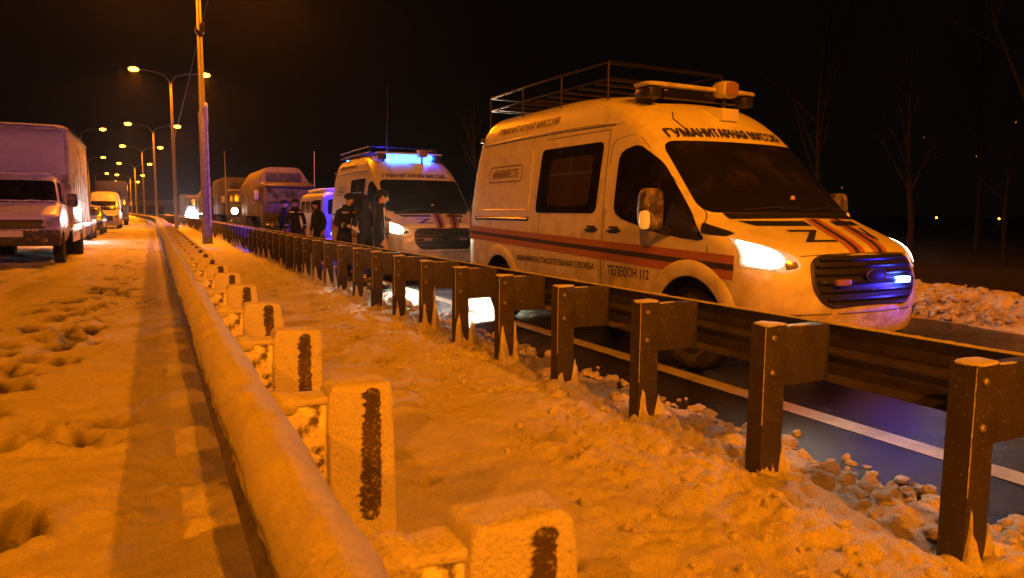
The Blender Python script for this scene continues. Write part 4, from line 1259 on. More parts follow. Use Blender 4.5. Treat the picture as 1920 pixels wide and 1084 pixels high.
    mb = MB(); superq(mb, (-.05, by, bz), (.52, .115, .055), .3, 20, 8); mb.build('bar_lens', M['blue_bar'] if barlit else M['glass'], lb, smooth=True)
    for x in (-.68, .58):
        mb = MB(); superq(mb, (x, by, bz - .0), (.09, .13, .060), .4, 14, 8); mb.build('end_cap', M['black'], lb, smooth=True)
        mb = MB(); mb.tube([(x * .93, by, bz - .04), (x * .93, by + .20, 2.40)], .025, 6); mb.build('bar_foot', M['black'], lb)
    if barlit:
        area_spot('blue_beacon_light', root, (-.95, by + .05, bz + .10), (-8.3, 7.5, 2.9), BLUE, 330, 40, .8, .06)
        point_light('blue_beacon_light', root, (-.45, by + .24, bz + .02), BLUE, 45, .06)
        point_light('blue_beacon_light', root, (.30, by - .19, bz + .02), BLUE, 7, .06)
        for x in (-.62, .62):                      # unseen rear beacons, added to throw blue light on the minivan and trucks
            mb = MB(); mb.lathe([(.075, 0), (.075, .09), (.055, .13), (.02, .15)], (x * .9, 5.50, 2.60), 'z', 14)
            mb.build('added_rear_beacon', M['blue_bar'], root, smooth=True)
            if x > 0: area_spot('blue_beacon_light', root, (x, 5.72, 2.78), (x + .1, 10, 1.3), BLUE, 2300, 82, .5, .06)
    # --- searchlight and camera box on the roof edge
    sl = bpy.data.objects.new('searchlight', None); sl.empty_display_size = .1; link(sl, root)
    mb = MB(); superq(mb, (.19, 1.93, 2.665), (.115, .10, .085), .5, 16, 12); mb.build('lamp_housing', M['offwhite'], sl, smooth=True)
    mb = MB(); mb.tube([(.19, 1.97, 2.36), (.19, 1.94, 2.60)], .025, 8); mb.build('stem', M['black'], sl)
    mb = MB(); superq(mb, (.19, 1.83, 2.665), (.085, .012, .065), .5, 14, 8); mb.build('lamp_glass', M['strobe_off'], sl, smooth=True)
    mb = MB(); mb.add([(-.10, 1.66, 2.31), (.12, 1.66, 2.31), (.12, 1.66, 2.43), (-.10, 1.66, 2.43), (-.13, 1.98, 2.31), (.14, 1.98, 2.31), (.14, 1.98, 2.46), (-.13, 1.98, 2.46)],
        [(0, 3, 2, 1), (4, 5, 6, 7), (0, 1, 5, 4), (1, 2, 6, 5), (2, 3, 7, 6), (3, 0, 4, 7)]); mb.build('camera_box', M['offwhite2'], root, bevel=.01)
    mb = MB(); mb.tube([fr(-.55, 2.38, .004), fr(-.62, 2.30, .004), fr(-.60, 2.20, .004)], .006, 5); mb.build('lamp_cable', M['cable'], root)
    if barlit:
        mb = MB(); mb.tube([(-.45, 2.5, 2.68), (-.40, 2.62, 3.3), (-.28, 2.9, 4.25)], [.018, .010, .006], 6); mb.build('whip_antenna', M['cable'], root)
    return root

M['mirrorback'] = mat('snow_stained_mirror_back', (0.05, 0.045, 0.042), 0.5, vary=[(8, (0.30, 0.26, 0.22), 0.45, 0.68), (30, (0.5, 0.46, 0.42), 0.6, 0.72)])
M['rooftext'] = mat('faded_roof_lettering', (0.20, 0.13, 0.10), 0.5)
M['badge'] = mat('badge_print', (0.16, 0.07, 0.06), 0.5)
M['grille_bar'] = mat('dark_grille_bar', (0.016, 0.015, 0.016), 0.4, vary=[(20, (0.16, 0.15, 0.15), 0.62, 0.75)])
M['emblem'] = mat('oval_emblem_enamel', (0.012, 0.010, 0.012), 0.6, spec=0.2)
M['rackbar'] = mat('dark_rack_bar', (0.03, 0.028, 0.026), 0.35, 0.6)
M['barcover'] = mat('pale_bar_cover', (0.55, 0.53, 0.50), 0.5, vary=[(8, (0.35, 0.33, 0.31), 0.5, 0.75)])
M['offwhite2'] = mat('white_sensor_box', (0.72, 0.71, 0.69), 0.45)

rescue_van((5.22, 3.80, 0), math.radians(1.2), 'nearest white rescue van, dark roof rack, one blue strobe lit in its grille', False, True, 1)
rescue_van((5.20, 13.2, 0), math.radians(-.3), 'second white rescue van, farther back, with a glowing blue light bar and whip antenna', True, False, 2, 4.0)

# ================================================================== OTHER VEHICLES
# ---- cab-over army-style trucks with box bodies
CAB = Slice([(.75, 1.16, .06, .22, 3.2, 1.75, .10), (1.0, 1.20, .0, .24, 3.2, 1.78, .10), (1.5, 1.22, .0, .24, 3.2, 1.80, .10), (1.75, 1.22, .02, .24, 3.2, 1.80, .10),
             (1.95, 1.20, .08, .24, 3.2, 1.80, .10), (2.45, 1.16, .22, .24, 3.2, 1.78, .10), (2.60, 1.12, .28, .26, 3.0, 1.74, .12), (2.68, 1.02, .38, .3, 2.6, 1.66, .16), (2.71, .85, .50, .3, 2.4, 1.55, .2)])
CZ = sorted(set(list(CAB.zc) + [.85, 1.2, 1.35, 1.6, 1.85, 2.1, 2.2, 2.3, 2.53, 2.64]))
def truck(loc, rz, label, cabm, boxm, box_len, box_h, octagon, lit, whip, name='army_truck', group='trucks queuing in the convoy'):
    root = empty(name, loc, rz, label, 'truck', group)
    link(bpy.data.objects.new('cab', CAB.mesh('cab', [cabm], CZ, 12, 6)), root)
    fr = CAB.front()
    panel('windscreen', rpoly([(-1.06, 1.86), (1.06, 1.86), (1.0, 2.44), (-1.0, 2.44)], .08), fr, .01, M['bluelit_glass'], root, 8, 12)
    mb = MB(); mb.tube([fr(0, z, .015) for z in np.linspace(1.86, 2.44, 6)], .022, 5); mb.build('screen_divider', cabm, root)
    mb = MB(); mb.tube([fr(x, 1.82, .03) for x in np.linspace(-1.0, 1.0, 9)], .018, 5); mb.build('grab_rail', M['black'], root)
    mb = MB(); mb.tube([fr(x, 2.50, .05) for x in np.linspace(-1.08, 1.08, 9)], [.03] * 9, 6); mb.build('sun_visor', cabm, root, smooth=True)
    gp = panel('grille', rpoly([(-.72, 1.12), (.72, 1.12), (.72, 1.62), (-.72, 1.62)], .05), fr, .012, M['black'], root, 5, 8)
    for z in np.linspace(1.20, 1.56, 5):
        mb = MB(); mb.tube([fr(x, z, .025) for x in (-.66, 0, .66)], .022, 5); mb.build('slat', cabm, gp)
    mb = MB(); mb.box(-1.22, 1.22, -.16, .10, .55, .92); bp = mb.build('bumper', M['clad'], root, bevel=.03)
    for sg in (-1, 1):
        lz, lr = (1.38, 1.7) if lit else (.74, 1.0)
        if lit:
            mb = MB(); superq(mb, (sg * .86, -.06, lz), (.24, .14, .24), .5, 16, 10); mb.build('headlight_housing', cabm, bp, smooth=True)
        mb = MB(); mb.lathe([(.02, -.035), (.085 * lr, -.03), (.11 * lr, 0), (.115 * lr, .02)], (sg * .86, -.20 if lit else -.165, lz), 'y', 18)
        mb.build('headlight', M['headwarm'] if lit and sg < 0 else M['clearlens'], bp, smooth=True)
        mb = MB(); superq(mb, (sg * 1.06, -.165, .80), (.05, .02, .035), .5, 10, 6); mb.build('indicator', M['amber'], bp, smooth=True)
        sd = CAB.side(sg)
        panel('door_window', rpoly([(.50, 1.84), (1.35, 1.84), (1.35, 2.40), (.62, 2.40)], .08), sd, .01, M['glass'], root, 6, 6)
        mb = MB()
        for pts in ([(.42, .85), (.42, 1.85)], [(1.48, .85), (1.48, 2.45)]):
            mb.tube([sd(y, z, 0) for y, z in pts], .008, 4)
        mb.build('door_seam', M['seam'], root)
        mb = MB(); mb.tube([sd(.30, 2.40, .0), (sg * 1.42, .16, 2.42), (sg * 1.46, .14, 1.75), sd(.22, 1.72, 0)], .014, 5)
        mr = mb.build('mirror_frame', M['black'], root)
        mb = MB(); superq(mb, (sg * 1.46, .14, 2.08), (.10, .04, .21), .4, 12, 8); mb.build('mirror', M['offwhite'], mr, smooth=True)
        mb = MB(); mb.box(sg * 1.22 - .05, sg * 1.22 + .05, .5, 1.3, .50, .60); mb.build('step', M['black'], root)
        mb = MB()
        rows = [[(sg * (.92 + .34 * t), 1.0 + .66 * math.cos(a), .52 + .66 * math.sin(a)) for t in (0, 1)] for a in np.linspace(.1, PI - .1, 12)]
        mb.grid(rows); mb.build('mudguard', M['black'], root, smooth=True)
        for y in (1.0, 2.6 + box_len * .42, 2.6 + box_len * .42 + 1.35):
            wheel(root, sg * 1.02, y, .56, .36, sg, 10)
    mb = MB(); mb.box(-.45, .45, .2, 2.4 + box_len, .72, .95); mb.build('chassis', M['black'], root)
    y0, y1 = 2.05, 2.05 + box_len
    b0, t0 = 1.15, box_h
    if octagon:
        prof = [(-1.24, b0), (1.24, b0), (1.25, t0 - .75), (.78, t0 - .05), (.55, t0), (-.55, t0), (-.78, t0 - .05), (-1.25, t0 - .75)]
    else:
        prof = [(-1.25, b0), (1.25, b0), (1.25, t0 - .12), (1.12, t0), (-1.12, t0), (-1.25, t0 - .12)]
    mb = MB(); mb.extrude(prof, y0, y1); bx = mb.build('box_body', boxm, root, bevel=.03)
    for sg in (-1, 1):
        for k in range(3):
            y = y0 + .7 + k * (box_len - 1.4) / 2
            mb = MB(); mb.box(sg * 1.245 - .012, sg * 1.245 + .012, y - .28, y + .28, 1.75, 2.25); mb.build('box_window', M['glass'], bx, bevel=.006)
        for k in range(5):
            y = y0 + .15 + k * (box_len - .3) / 4
            mb = MB(); mb.box(sg * 1.25 - .02, sg * 1.25 + .02, y - .02, y + .02, b0, t0 - .78); mb.build('rib', boxm, bx)
    mb = MB(); mb.box(-.80, .80, y0 - .06, y0 - .003, 2.72, min(t0 - .12, 3.2)); mb.build('front_locker', M['clad'], bx, bevel=.02)
    mb = MB(); mb.lathe([(.10, 0), (.10, .10), (.05, .16)], (-.1, .95, 2.70), 'z', 12); mb.build('roof_beacon', M['black'], root, smooth=True)
    if whip:
        mb = MB(); mb.tube([(1.12, .35, 2.4), (1.13, .36, 3.4), (1.16, .42, 4.15)], [.022, .018, .012], 6); mb.build('whip_antenna', M['offwhite'], root)
    if lit:
        area_spot('headlight_beam', root, (-.86, -.30, 1.38), (-.86, -9, .6), (1.0, .80, .5), 250, 110, .9, .08)
    return root
truck((5.62, 33.2, 0), 0, 'dull truck with an angular box body and whip aerial, lit violet behind the people', M['cabred'], M['kung'], 6.2, 3.45, True, False, True)
truck((5.35, 46.5, 0), .02, 'truck with one warm headlight burning, behind the angular box truck', M['khaki'], M['khaki'], 6.5, 3.5, False, True, False)
truck((4.90, 58.5, 0), .04, 'unlit truck half hidden behind the nearest lamp post', M['cabred'], M['kung'], 6.0, 3.2, True, False, False)
# antenna of the second truck stands on the near side
mb = MB(); mb.tube([(-1.25, .35, 1.2), (-1.26, .35, 3.2), (-1.27, .36, 5.0)], [.03, .022, .016], 6)
t2 = [o for o in bpy.data.objects if o.name == 'army_truck.001'][0]
mb.build('whip_antenna', M['offwhite'], t2)

# ---- rounded forward-control minivan, snow on its roof
UAZ = Slice([(.42, .86, .10, .30, 2.6, 4.20, .3), (.55, .93, .04, .34, 2.6, 4.28, .3), (.80, .96, .0, .36, 2.6, 4.32, .3), (1.10, .965, .0, .36, 2.6, 4.33, .3), (1.22, .955, .02, .36, 2.6, 4.33, .3),
             (1.35, .945, .07, .36, 2.6, 4.32, .3), (1.75, .90, .24, .36, 2.6, 4.28, .3), (1.88, .86, .32, .38, 2.5, 4.22, .32), (1.97, .76, .44, .4, 2.4, 4.1, .35), (2.03, .58, .62, .4, 2.3, 3.9, .4), (2.05, .4, .8, .4, 2.2, 3.7, .4)])
uz = empty('old_minivan', (5.55, 21.6, 0), 0, 'round-nosed old minivan with snow on its roof, bathed in blue light behind the second van', 'minivan')
link(bpy.data.objects.new('body', UAZ.mesh('body', [M['uazblue'], M['black']], sorted(set(list(UAZ.zc) + [.48, .66, .95, 1.28, 1.45, 1.55, 1.65, 1.82, 1.93, 2.0])), 14, 12, None, [(.95, .42, .45, .96, .3), (3.25, .42, .45, .96, .3)])), uz)
fr = UAZ.front()
for sg in (-1, 1):
    panel('windscreen', rpoly([(sg * .04, 1.30), (sg * .80, 1.30), (sg * .74, 1.76), (sg * .04, 1.76)][::sg], .07), fr, .008, M['glass'], uz, 8, 8)
    sd = UAZ.side(sg)
    panel('door_window', rpoly([(.48, 1.30), (1.15, 1.30), (1.15, 1.74), (.62, 1.74)], .06), sd, .008, M['glass'], uz, 6, 6)
    for y in (1.4, 2.25, 3.1): panel('side_window', rpoly([(y, 1.32), (y + .7, 1.32), (y + .7, 1.72), (y, 1.72)], .06), sd, .008, M['glass'], uz, 6, 6)
    c = fr(sg * .62, .92, .01)
    mb = MB(); mb.lathe([(.02, -.05), (.07, -.045), (.09, -.01), (.09, .03)], c, 'y', 20); mb.build('headlight', M['clearlens'], uz, smooth=True)
    mb = MB(); mb.lathe([(.105, -.012), (.115, .0), (.115, .03), (.092, .03), (.092, -.012)], c, 'y', 20); mb.build('headlight_ring', M['chrome'], uz, smooth=True)
    c = fr(sg * .70, .72, .01)
    mb = MB(); mb.ball(c, (.05, .03, .05), 12, 8); mb.build('side_lamp', M['sidelamp'] if 'sidelamp' in M else M['amber'], uz, smooth=True)
    mb = MB(); superq(mb, (sg * 1.08, .35, 1.45), (.07, .03, .13), .5, 12, 8); mb.build('door_mirror', M['black'], uz, smooth=True)
    for y in (.95, 3.25): wheel(uz, sg * .80, y, .38, .22, sg, 6)
panel('grille', rpoly([(-.30, .80), (.30, .80), (.30, 1.02), (-.30, 1.02)], .05), fr, .008, M['black'], uz, 4, 8)
mb = MB(); mb.box(-.95, .95, -.16, -.06, .48, .60); mb.build('bumper', M['offwhite'], uz, bevel=.02)
mb = MB(); superq(mb, (0, 2.25, 2.045), (.80, 1.75, .085), .5, 24, 12, .03, 5)
mb.build('roof_snow', M['capsnow'], uz, smooth=True, angle=80)

# ---- far vehicle with a glaring white headlight
CAR = Slice([(.25, .78, .18, .45, 2.5, 4.30, .35), (.40, .86, .05, .50, 2.5, 4.42, .35), (.60, .88, .0, .52, 2.6, 4.45, .35), (.74, .88, .04, .55, 2.6, 4.44, .35), (.82, .87, .14, .6, 2.5, 4.42, .35), (.90, .85, .55, .55, 2.4, 4.36, .35),
             (.96, .83, 1.0, .5, 2.4, 4.30, .35), (1.10, .79, 1.25, .5, 2.4, 4.12, .35), (1.30, .70, 1.62, .5, 2.3, 3.85, .35), (1.40, .62, 1.85, .5, 2.2, 3.65, .35), (1.45, .5, 2.1, .5, 2.1, 3.4, .35)])
CARZ = sorted(set(list(CAR.zc) + [.32, .5, .67, .78, .86, .93, 1.03, 1.2, 1.36]))
def car(loc, rz, label, paint, lit, h=1.0, name='parked_car', group='cars waiting on the left'):
    root = empty(name, loc, rz, label, 'car', group)
    root.scale = (1, 1, h)
    link(bpy.data.objects.new('body', CAR.mesh('body', [paint, M['black']], CARZ, 14, 12, None, [(.85, .31, .36, .88, .28), (3.45, .31, .36, .88, .28)])), root)
    fr = CAR.front()
    panel('windscreen', rpoly([(-.70, .985), (.70, .985), (.60, 1.36), (-.60, 1.36)], .06), fr, .006, M['glass'], root, 8, 12)
    panel('grille', rpoly([(-.38, .42), (.38, .42), (.42, .66), (-.42, .66)], .04), fr, .008, M['black'], root, 4, 8)
    mb = MB(); mb.box(-.26, .26, -.03, -.012, .46, .57); mb.build('number_plate', M['offwhite'], root, bevel=.004)
    for sg in (-1, 1):
        sd = CAR.side(sg); cn = CAR.corner(sg)
        panel('side_window', rpoly([(1.55, .99), (3.75, .99), (3.55, 1.33), (2.05, 1.33)], .06), sd, .006, M['glass'], root, 6, 10)
        hp = rpoly([(CAR.corner_u(.82, .72), .68), (CAR.corner_u(.50, .68), .64), (CAR.corner_u(.50, .74), .745), (CAR.corner_u(.82, .76), .785)], .02)
        panel('headlight', hp, cn, .01, (M['headwhite'] if lit else M['clearlens']), root, 6, 8)
        mb = MB(); superq(mb, (sg * .96, 1.35, 1.0), (.09, .05, .065), .5, 12, 8); mb.build('door_mirror', paint, root, smooth=True)
        for y in (.85, 3.45): wheel(root, sg * .78, y, .31, .20, sg, 10)
    return root

FARW = empty('distant_truck', (4.6 + bend(72), 71.5, 0), .05, 'far truck whose white headlights glare beside the nearest lamp post', 'truck')
link(bpy.data.objects.new('cab', CAB.mesh('cab', [M['cabred']], CZ, 10, 6)), FARW)
panel('windscreen', rpoly([(-1.06, 1.86), (1.06, 1.86), (1.0, 2.44), (-1.0, 2.44)], .08), CAB.front(), .01, M['glass'], FARW, 6, 8)
mb = MB(); mb.box(-1.2, 1.2, 1.9, 7.0, .8, 2.9); mb.build('box_body', M['khaki'], FARW, bevel=.03)
mb = MB(); mb.box(-1.2, 1.2, -.16, .1, .5, .95); bp = mb.build('bumper', M['clad'], FARW, bevel=.03)
for x in (-.85, -.20, .45):  # oversized glowing balls, widened into a row to model the headlight glare
    mb = MB(); mb.ball((x, -.24, 1.0), (.50, .12, .48), 16, 10); mb.build('headlight', M['headwhite'], bp, smooth=True)
for sg in (-1, 1):
    for y in (1.0, 5.6): wheel(FARW, sg * 1.0, y, .5, .3, sg, 8)
area_spot('headlight_beam', FARW, (-.6, -.45, .85), (-2.6, -30, .3), (.88, .94, 1.0), 5000, 60, .8, .2)

# ---- snow-plastered box truck at the left edge
GAZ = Slice([(.55, .92, .10, .30, 2.8, 2.55, .06), (.70, .99, .02, .34, 2.8, 2.58, .06), (.95, 1.01, .0, .36, 2.8, 2.60, .06), (1.12, 1.01, .03, .38, 2.7, 2.60, .06), (1.24, 1.005, .10, .40, 2.6, 2.60, .06), (1.32, 1.0, .26, .42, 2.5, 2.60, .06),
             (1.42, .99, .58, .42, 2.5, 2.60, .06), (1.50, .98, .86, .42, 2.5, 2.60, .06), (1.60, .965, .98, .40, 2.6, 2.60, .06), (2.05, .88, 1.40, .38, 2.7, 2.58, .06), (2.18, .84, 1.54, .40, 2.6, 2.56, .06), (2.26, .74, 1.70, .4, 2.4, 2.52, .08), (2.29, .6, 1.85, .35, 2.3, 2.45, .1)])
gz = empty('box_truck', (-3.02, 20.15, 0), 0, 'white box truck with a snow-plastered front, parked facing the camera at the left edge', 'truck')
link(bpy.data.objects.new('cab', GAZ.mesh('cab', [M['gazwhite'], M['black']], sorted(set(list(GAZ.zc) + [.62, .82, 1.04, 1.18, 1.28, 1.37, 1.46, 1.55, 1.75, 1.9, 2.12])), 16, 12, None, [(1.02, .40, .46, 1.0, .34)])), gz)
fr = GAZ.front()
ws = panel('windscreen', rpoly([(-.90, 1.555), (.90, 1.555), (.81, 2.11), (-.81, 2.11)], .08), fr, .008, M['glass'], gz, 10, 16)
mb = MB()
for k in range(16):
    x = -.85 + k * .112
    superq(mb, fr(x, 1.575 + .02 * rng.random(), .012), (.055 + .05 * rng.random(), .03, .014 + .014 * rng.random()), .8, 10, 6, .02, k * 2.2)
mb.build('windscreen_snow', M['capsnow'], ws, smooth=True, angle=80)
mb = MB(); superq(mb, (0, 2.02, 2.29), (.72, .42, .05), .5, 18, 8, .03, 8); mb.build('cab_roof_snow', M['capsnow'], gz, smooth=True, angle=80)
panel('grille', rpoly([(-.74, .93), (.74, .93), (.70, 1.14), (-.70, 1.14)], .05), fr, .010, M['black'], gz, 5, 14)
mb = MB()
mb.box(-1.03, 1.03, -.10, .18, .52, .90); bp = mb.build('bumper', M['clad'], gz, bevel=.05)
mb = MB(); mb.box(-.30, .30, -.135, -.103, .74, .885); pl = mb.build('number_plate', M['capsnow'], bp, bevel=.006)
pl['label'] = 'number plate caked with snow'
mb = MB()
for k in range(9): superq(mb, (-.5 + .13 * k, -.09, .905), (.08, .05, .02 + .02 * rng.random()), .7, 10, 6, .02, k)
mb.build('bumper_snow', M['banksnow'], bp, smooth=True, angle=80)
for sg in (-1, 1):
    cn = GAZ.corner(sg); sd = GAZ.side(sg)
    hp = rpoly([(GAZ.corner_uy(.33, 1.10), 1.235), (GAZ.corner_u(.72, 1.16), 1.15), (GAZ.corner_u(.64, 1.0), .985), (GAZ.corner_u(.78, .96), .955), (GAZ.corner_uy(.24, 1.0), .985)], [.05, .05, .03, .03, .03])
    hl = panel('headlight', hp, cn, .012, M['gazlens'] if 'gazlens' in M else M['clearlens'], gz, 9, 10)
    c = cn(GAZ.corner_u(.80, 1.04), 1.04, .016)
    mb = MB(); mb.ball(c, (.055, .022, .055), 12, 8); mb.build('headlight_bowl', M['clearlens'], hl, smooth=True)
    mb = MB(); mb.ball((sg * .74, -.105, .66), (.05, .02, .05), 12, 8); mb.build('fog_lamp', M['clearlens'], bp, smooth=True)
    panel('door_window', rpoly([(1.22, 1.56), (2.20, 1.53), (2.20, 2.06), (1.66, 2.08)], .06), sd, .008, M['glass'], gz, 8, 8)
    mb = MB()
    for pts in ([(1.02, .90), (1.06, 1.55)], [(2.28, .70), (2.28, 2.10)]): mb.tube([sd(y, z, 0) for y, z in pts], .008, 4)
    mb.build('door_seam', M['seam'], gz)
    panel('wing_patch', rpoly([(.56, 1.02), (.72, 1.02), (.72, 1.20), (.56, 1.20)], .03), sd, .006, M['alu'], gz, 4, 4)
    mb = MB(); superq(mb, (sg * 1.22, 1.18, 1.62), (.12, .06, .17), .45, 14, 10); m1 = mb.build('door_mirror', M['mirrorback'], gz, smooth=True)
    mb = MB(); mb.tube([sd(1.30, 1.55, 0), (sg * 1.22, 1.2, 1.5)], .02, 6); mb.build('mirror_arm', M['black'], m1)
    wheel(gz, sg * .90, 1.02, .36, .22, sg, 8)
    wheel(gz, sg * .86, 5.4, .36, .42, sg, 8)
    mb = MB(); mb.box(sg * 1.02 - .05, sg * 1.02 + .05, 4.95, 5.85, .72, .78); mb.build('mudguard', M['black'], gz)
mb = MB(); mb.box(-.45, .45, 1.6, 8.4, .55, .75); mb.build('chassis', M['black'], gz)
by0, by1, bz0, bz1 = 2.62, 8.75, .92, 3.58
mb = MB(); mb.box(-1.07, 1.07, by0, by1, bz0, bz1); bx = mb.build('box_body', M['boxside'], gz, bevel=.05)
mb = MB()
for x in (-1.075, 1.075):
    for z in (bz0 + .02, bz1 - .03): mb.box(x - .02, x + .02, by0 + .05, by1 - .05, z - .04, z + .04)
mb.build('box_edge_rail', M['alu'], bx, bevel=.008)
for sg in (-1, 1):
    for k in range(9):
        y = by0 + .35 + k * .68
        mb = MB(); mb.box(sg * 1.072 - .01, sg * 1.072 + .01, y - .025, y + .025, bz0 + .08, bz1 - .09); mb.build('rib', M['boxside'], bx)
    mb = MB(); mb.box(sg * 1.04 - .012, sg * 1.04 + .012, by0 + .30, by1 - 1.8, .50, .915); mb.build('side_skirt', M['alu'], bx, bevel=.004)
    mb = MB(); mb.box(sg * 1.084 - .004, sg * 1.084 + .004, by0 + .12, by0 + 2.6, bz0 + .12, bz0 + .72); mb.build('polished_panel', M['alu'], bx, bevel=.002)
# drifted snow plastered on the box front
U = np.linspace(-1.0, .98, 60); V = np.linspace(2.32, 3.50, 40)
VV, UU = np.meshgrid(V, U, indexing='ij')
tU = np.clip((1.0 - np.abs(UU)) / .22, 0, 1); tV = np.clip((3.50 - VV) / .22, 0, 1)
th = .13 * np.sqrt(np.clip(1 - (1 - tU) ** 2, 0, 1)) * np.sqrt(np.clip(1 - (1 - tV) ** 2, 0, 1)) * (.75 + .6 * fbm(UU * 1.6, VV * 1.6, 4)) + .012 * fbm(UU * 9, VV * 9, 3)
fast_grid('snow_slab', UU, by0 - .004 - np.maximum(th, -.0), VV, M['capsnow'], bx)
mb = MB(); superq(mb, (0, (by0 + by1) / 2, bz1 + .03), (1.04, (by1 - by0) / 2, .05), .25, 20, 8, .02, 3); mb.build('box_roof_snow', M['capsnow'], bx, smooth=True, angle=80)

# ---- queue behind it
car((-3.30, 36.0, 0), 0, 'estate car right behind the box truck with a white headlight on', M['cargrey'], True, 1.08)
car((-3.30, 44.5, 0), 0, 'glossy black car between the lit estate and the white van', M['carblack'], False, 1.08)
area_spot('headlight_beam', None, (-2.55, 35.75, .74), (-2.2, 20, .1), (.92, .96, 1.0), 420, 80, .8, .08)

wv = empty('white_van', (-3.05, 57.5, 0), 0, 'white high-roof van in the left queue behind the black car', 'van')
WV = Slice([(.30, .92, .15, .4, 2.6, 5.4, .12), (.50, .98, .03, .44, 2.6, 5.45, .12), (.85, .99, .0, .46, 2.6, 5.46, .12), (1.05, .99, .08, .46, 2.6, 5.46, .12), (1.18, .985, .35, .44, 2.5, 5.46, .12), (1.32, .975, .80, .42, 2.5, 5.45, .12),
            (2.05, .90, 1.45, .40, 2.5, 5.42, .12), (2.45, .86, 1.75, .42, 2.4, 5.38, .14), (2.66, .74, 2.0, .5, 2.3, 5.3, .2), (2.72, .5, 2.4, .5, 2.2, 5.1, .25)])
link(bpy.data.objects.new('body', WV.mesh('body', [M['gazwhite'], M['black']], sorted(set(list(WV.zc) + [.4, .7, .95, 1.12, 1.25, 1.5, 1.8, 2.25, 2.57])), 12, 10, None, [(.95, .36, .42, .99, .3), (4.3, .36, .42, .99, .3)])), wv)
panel('windscreen', rpoly([(-.88, 1.36), (.88, 1.36), (.80, 2.02), (-.80, 2.02)], .07), WV.front(), .008, M['glass'], wv, 8, 10)
panel('grille', rpoly([(-.55, .62), (.55, .62), (.6, 1.0), (-.6, 1.0)], .06), WV.front(), .01, M['black'], wv, 5, 8)
for sg in (-1, 1):
    panel('door_window', rpoly([(1.15, 1.38), (2.1, 1.38), (2.1, 1.98), (1.65, 1.98)], .06), WV.side(sg), .008, M['glass'], wv, 6, 6)
    panel('headlight', rpoly([(WV.corner_u(.92, .9), .82), (WV.corner_u(.66, .9), .82), (WV.corner_u(.66, 1.0), 1.0), (WV.corner_u(.92, 1.0), 1.06)], .03), WV.corner(sg), .01, M['clearlens'], wv, 5, 6)
    mb = MB(); superq(mb, (sg * 1.14, 1.2, 1.4), (.10, .06, .18), .5, 12, 8); mb.build('door_mirror', M['black'], wv, smooth=True)
    for y in (.95, 4.3): wheel(wv, sg * .88, y, .34, .22, sg, 8)
truck((-3.10, 72.0, -.1), .03, 'tall dark lorry at the tail of the left queue behind the white van', M['khaki'], M['cabred'], 7.0, 4.1, False, False, False, 'lorry', None)

# ================================================================== PEOPLE
def skin_body(name, nodes, edges, root_i, mats, zone):
    me = bpy.data.meshes.new(name)
    me.from_pydata([n[:3] for n in nodes], edges, [])
    o = link(bpy.data.objects.new('tmp', me))
    o.modifiers.new('skin', 'SKIN').branch_smoothing = 0.6
    sv = me.skin_vertices[0].data
    for i, n in enumerate(nodes):
        r = n[3]
        sv[i].radius = r if hasattr(r, '__len__') else (r, r)
        sv[i].use_root = (i == root_i)
    sb = o.modifiers.new('sub', 'SUBSURF'); sb.levels = sb.render_levels = 2
    dg = bpy.context.evaluated_depsgraph_get()
    new = bpy.data.meshes.new_from_object(o.evaluated_get(dg))
    bpy.data.objects.remove(o)
    new.name = name
    new.materials.clear()
    for m in mats: new.materials.append(m)
    for p in new.polygons:
        p.material_index = zone(p.center); p.use_smooth = True
    return new

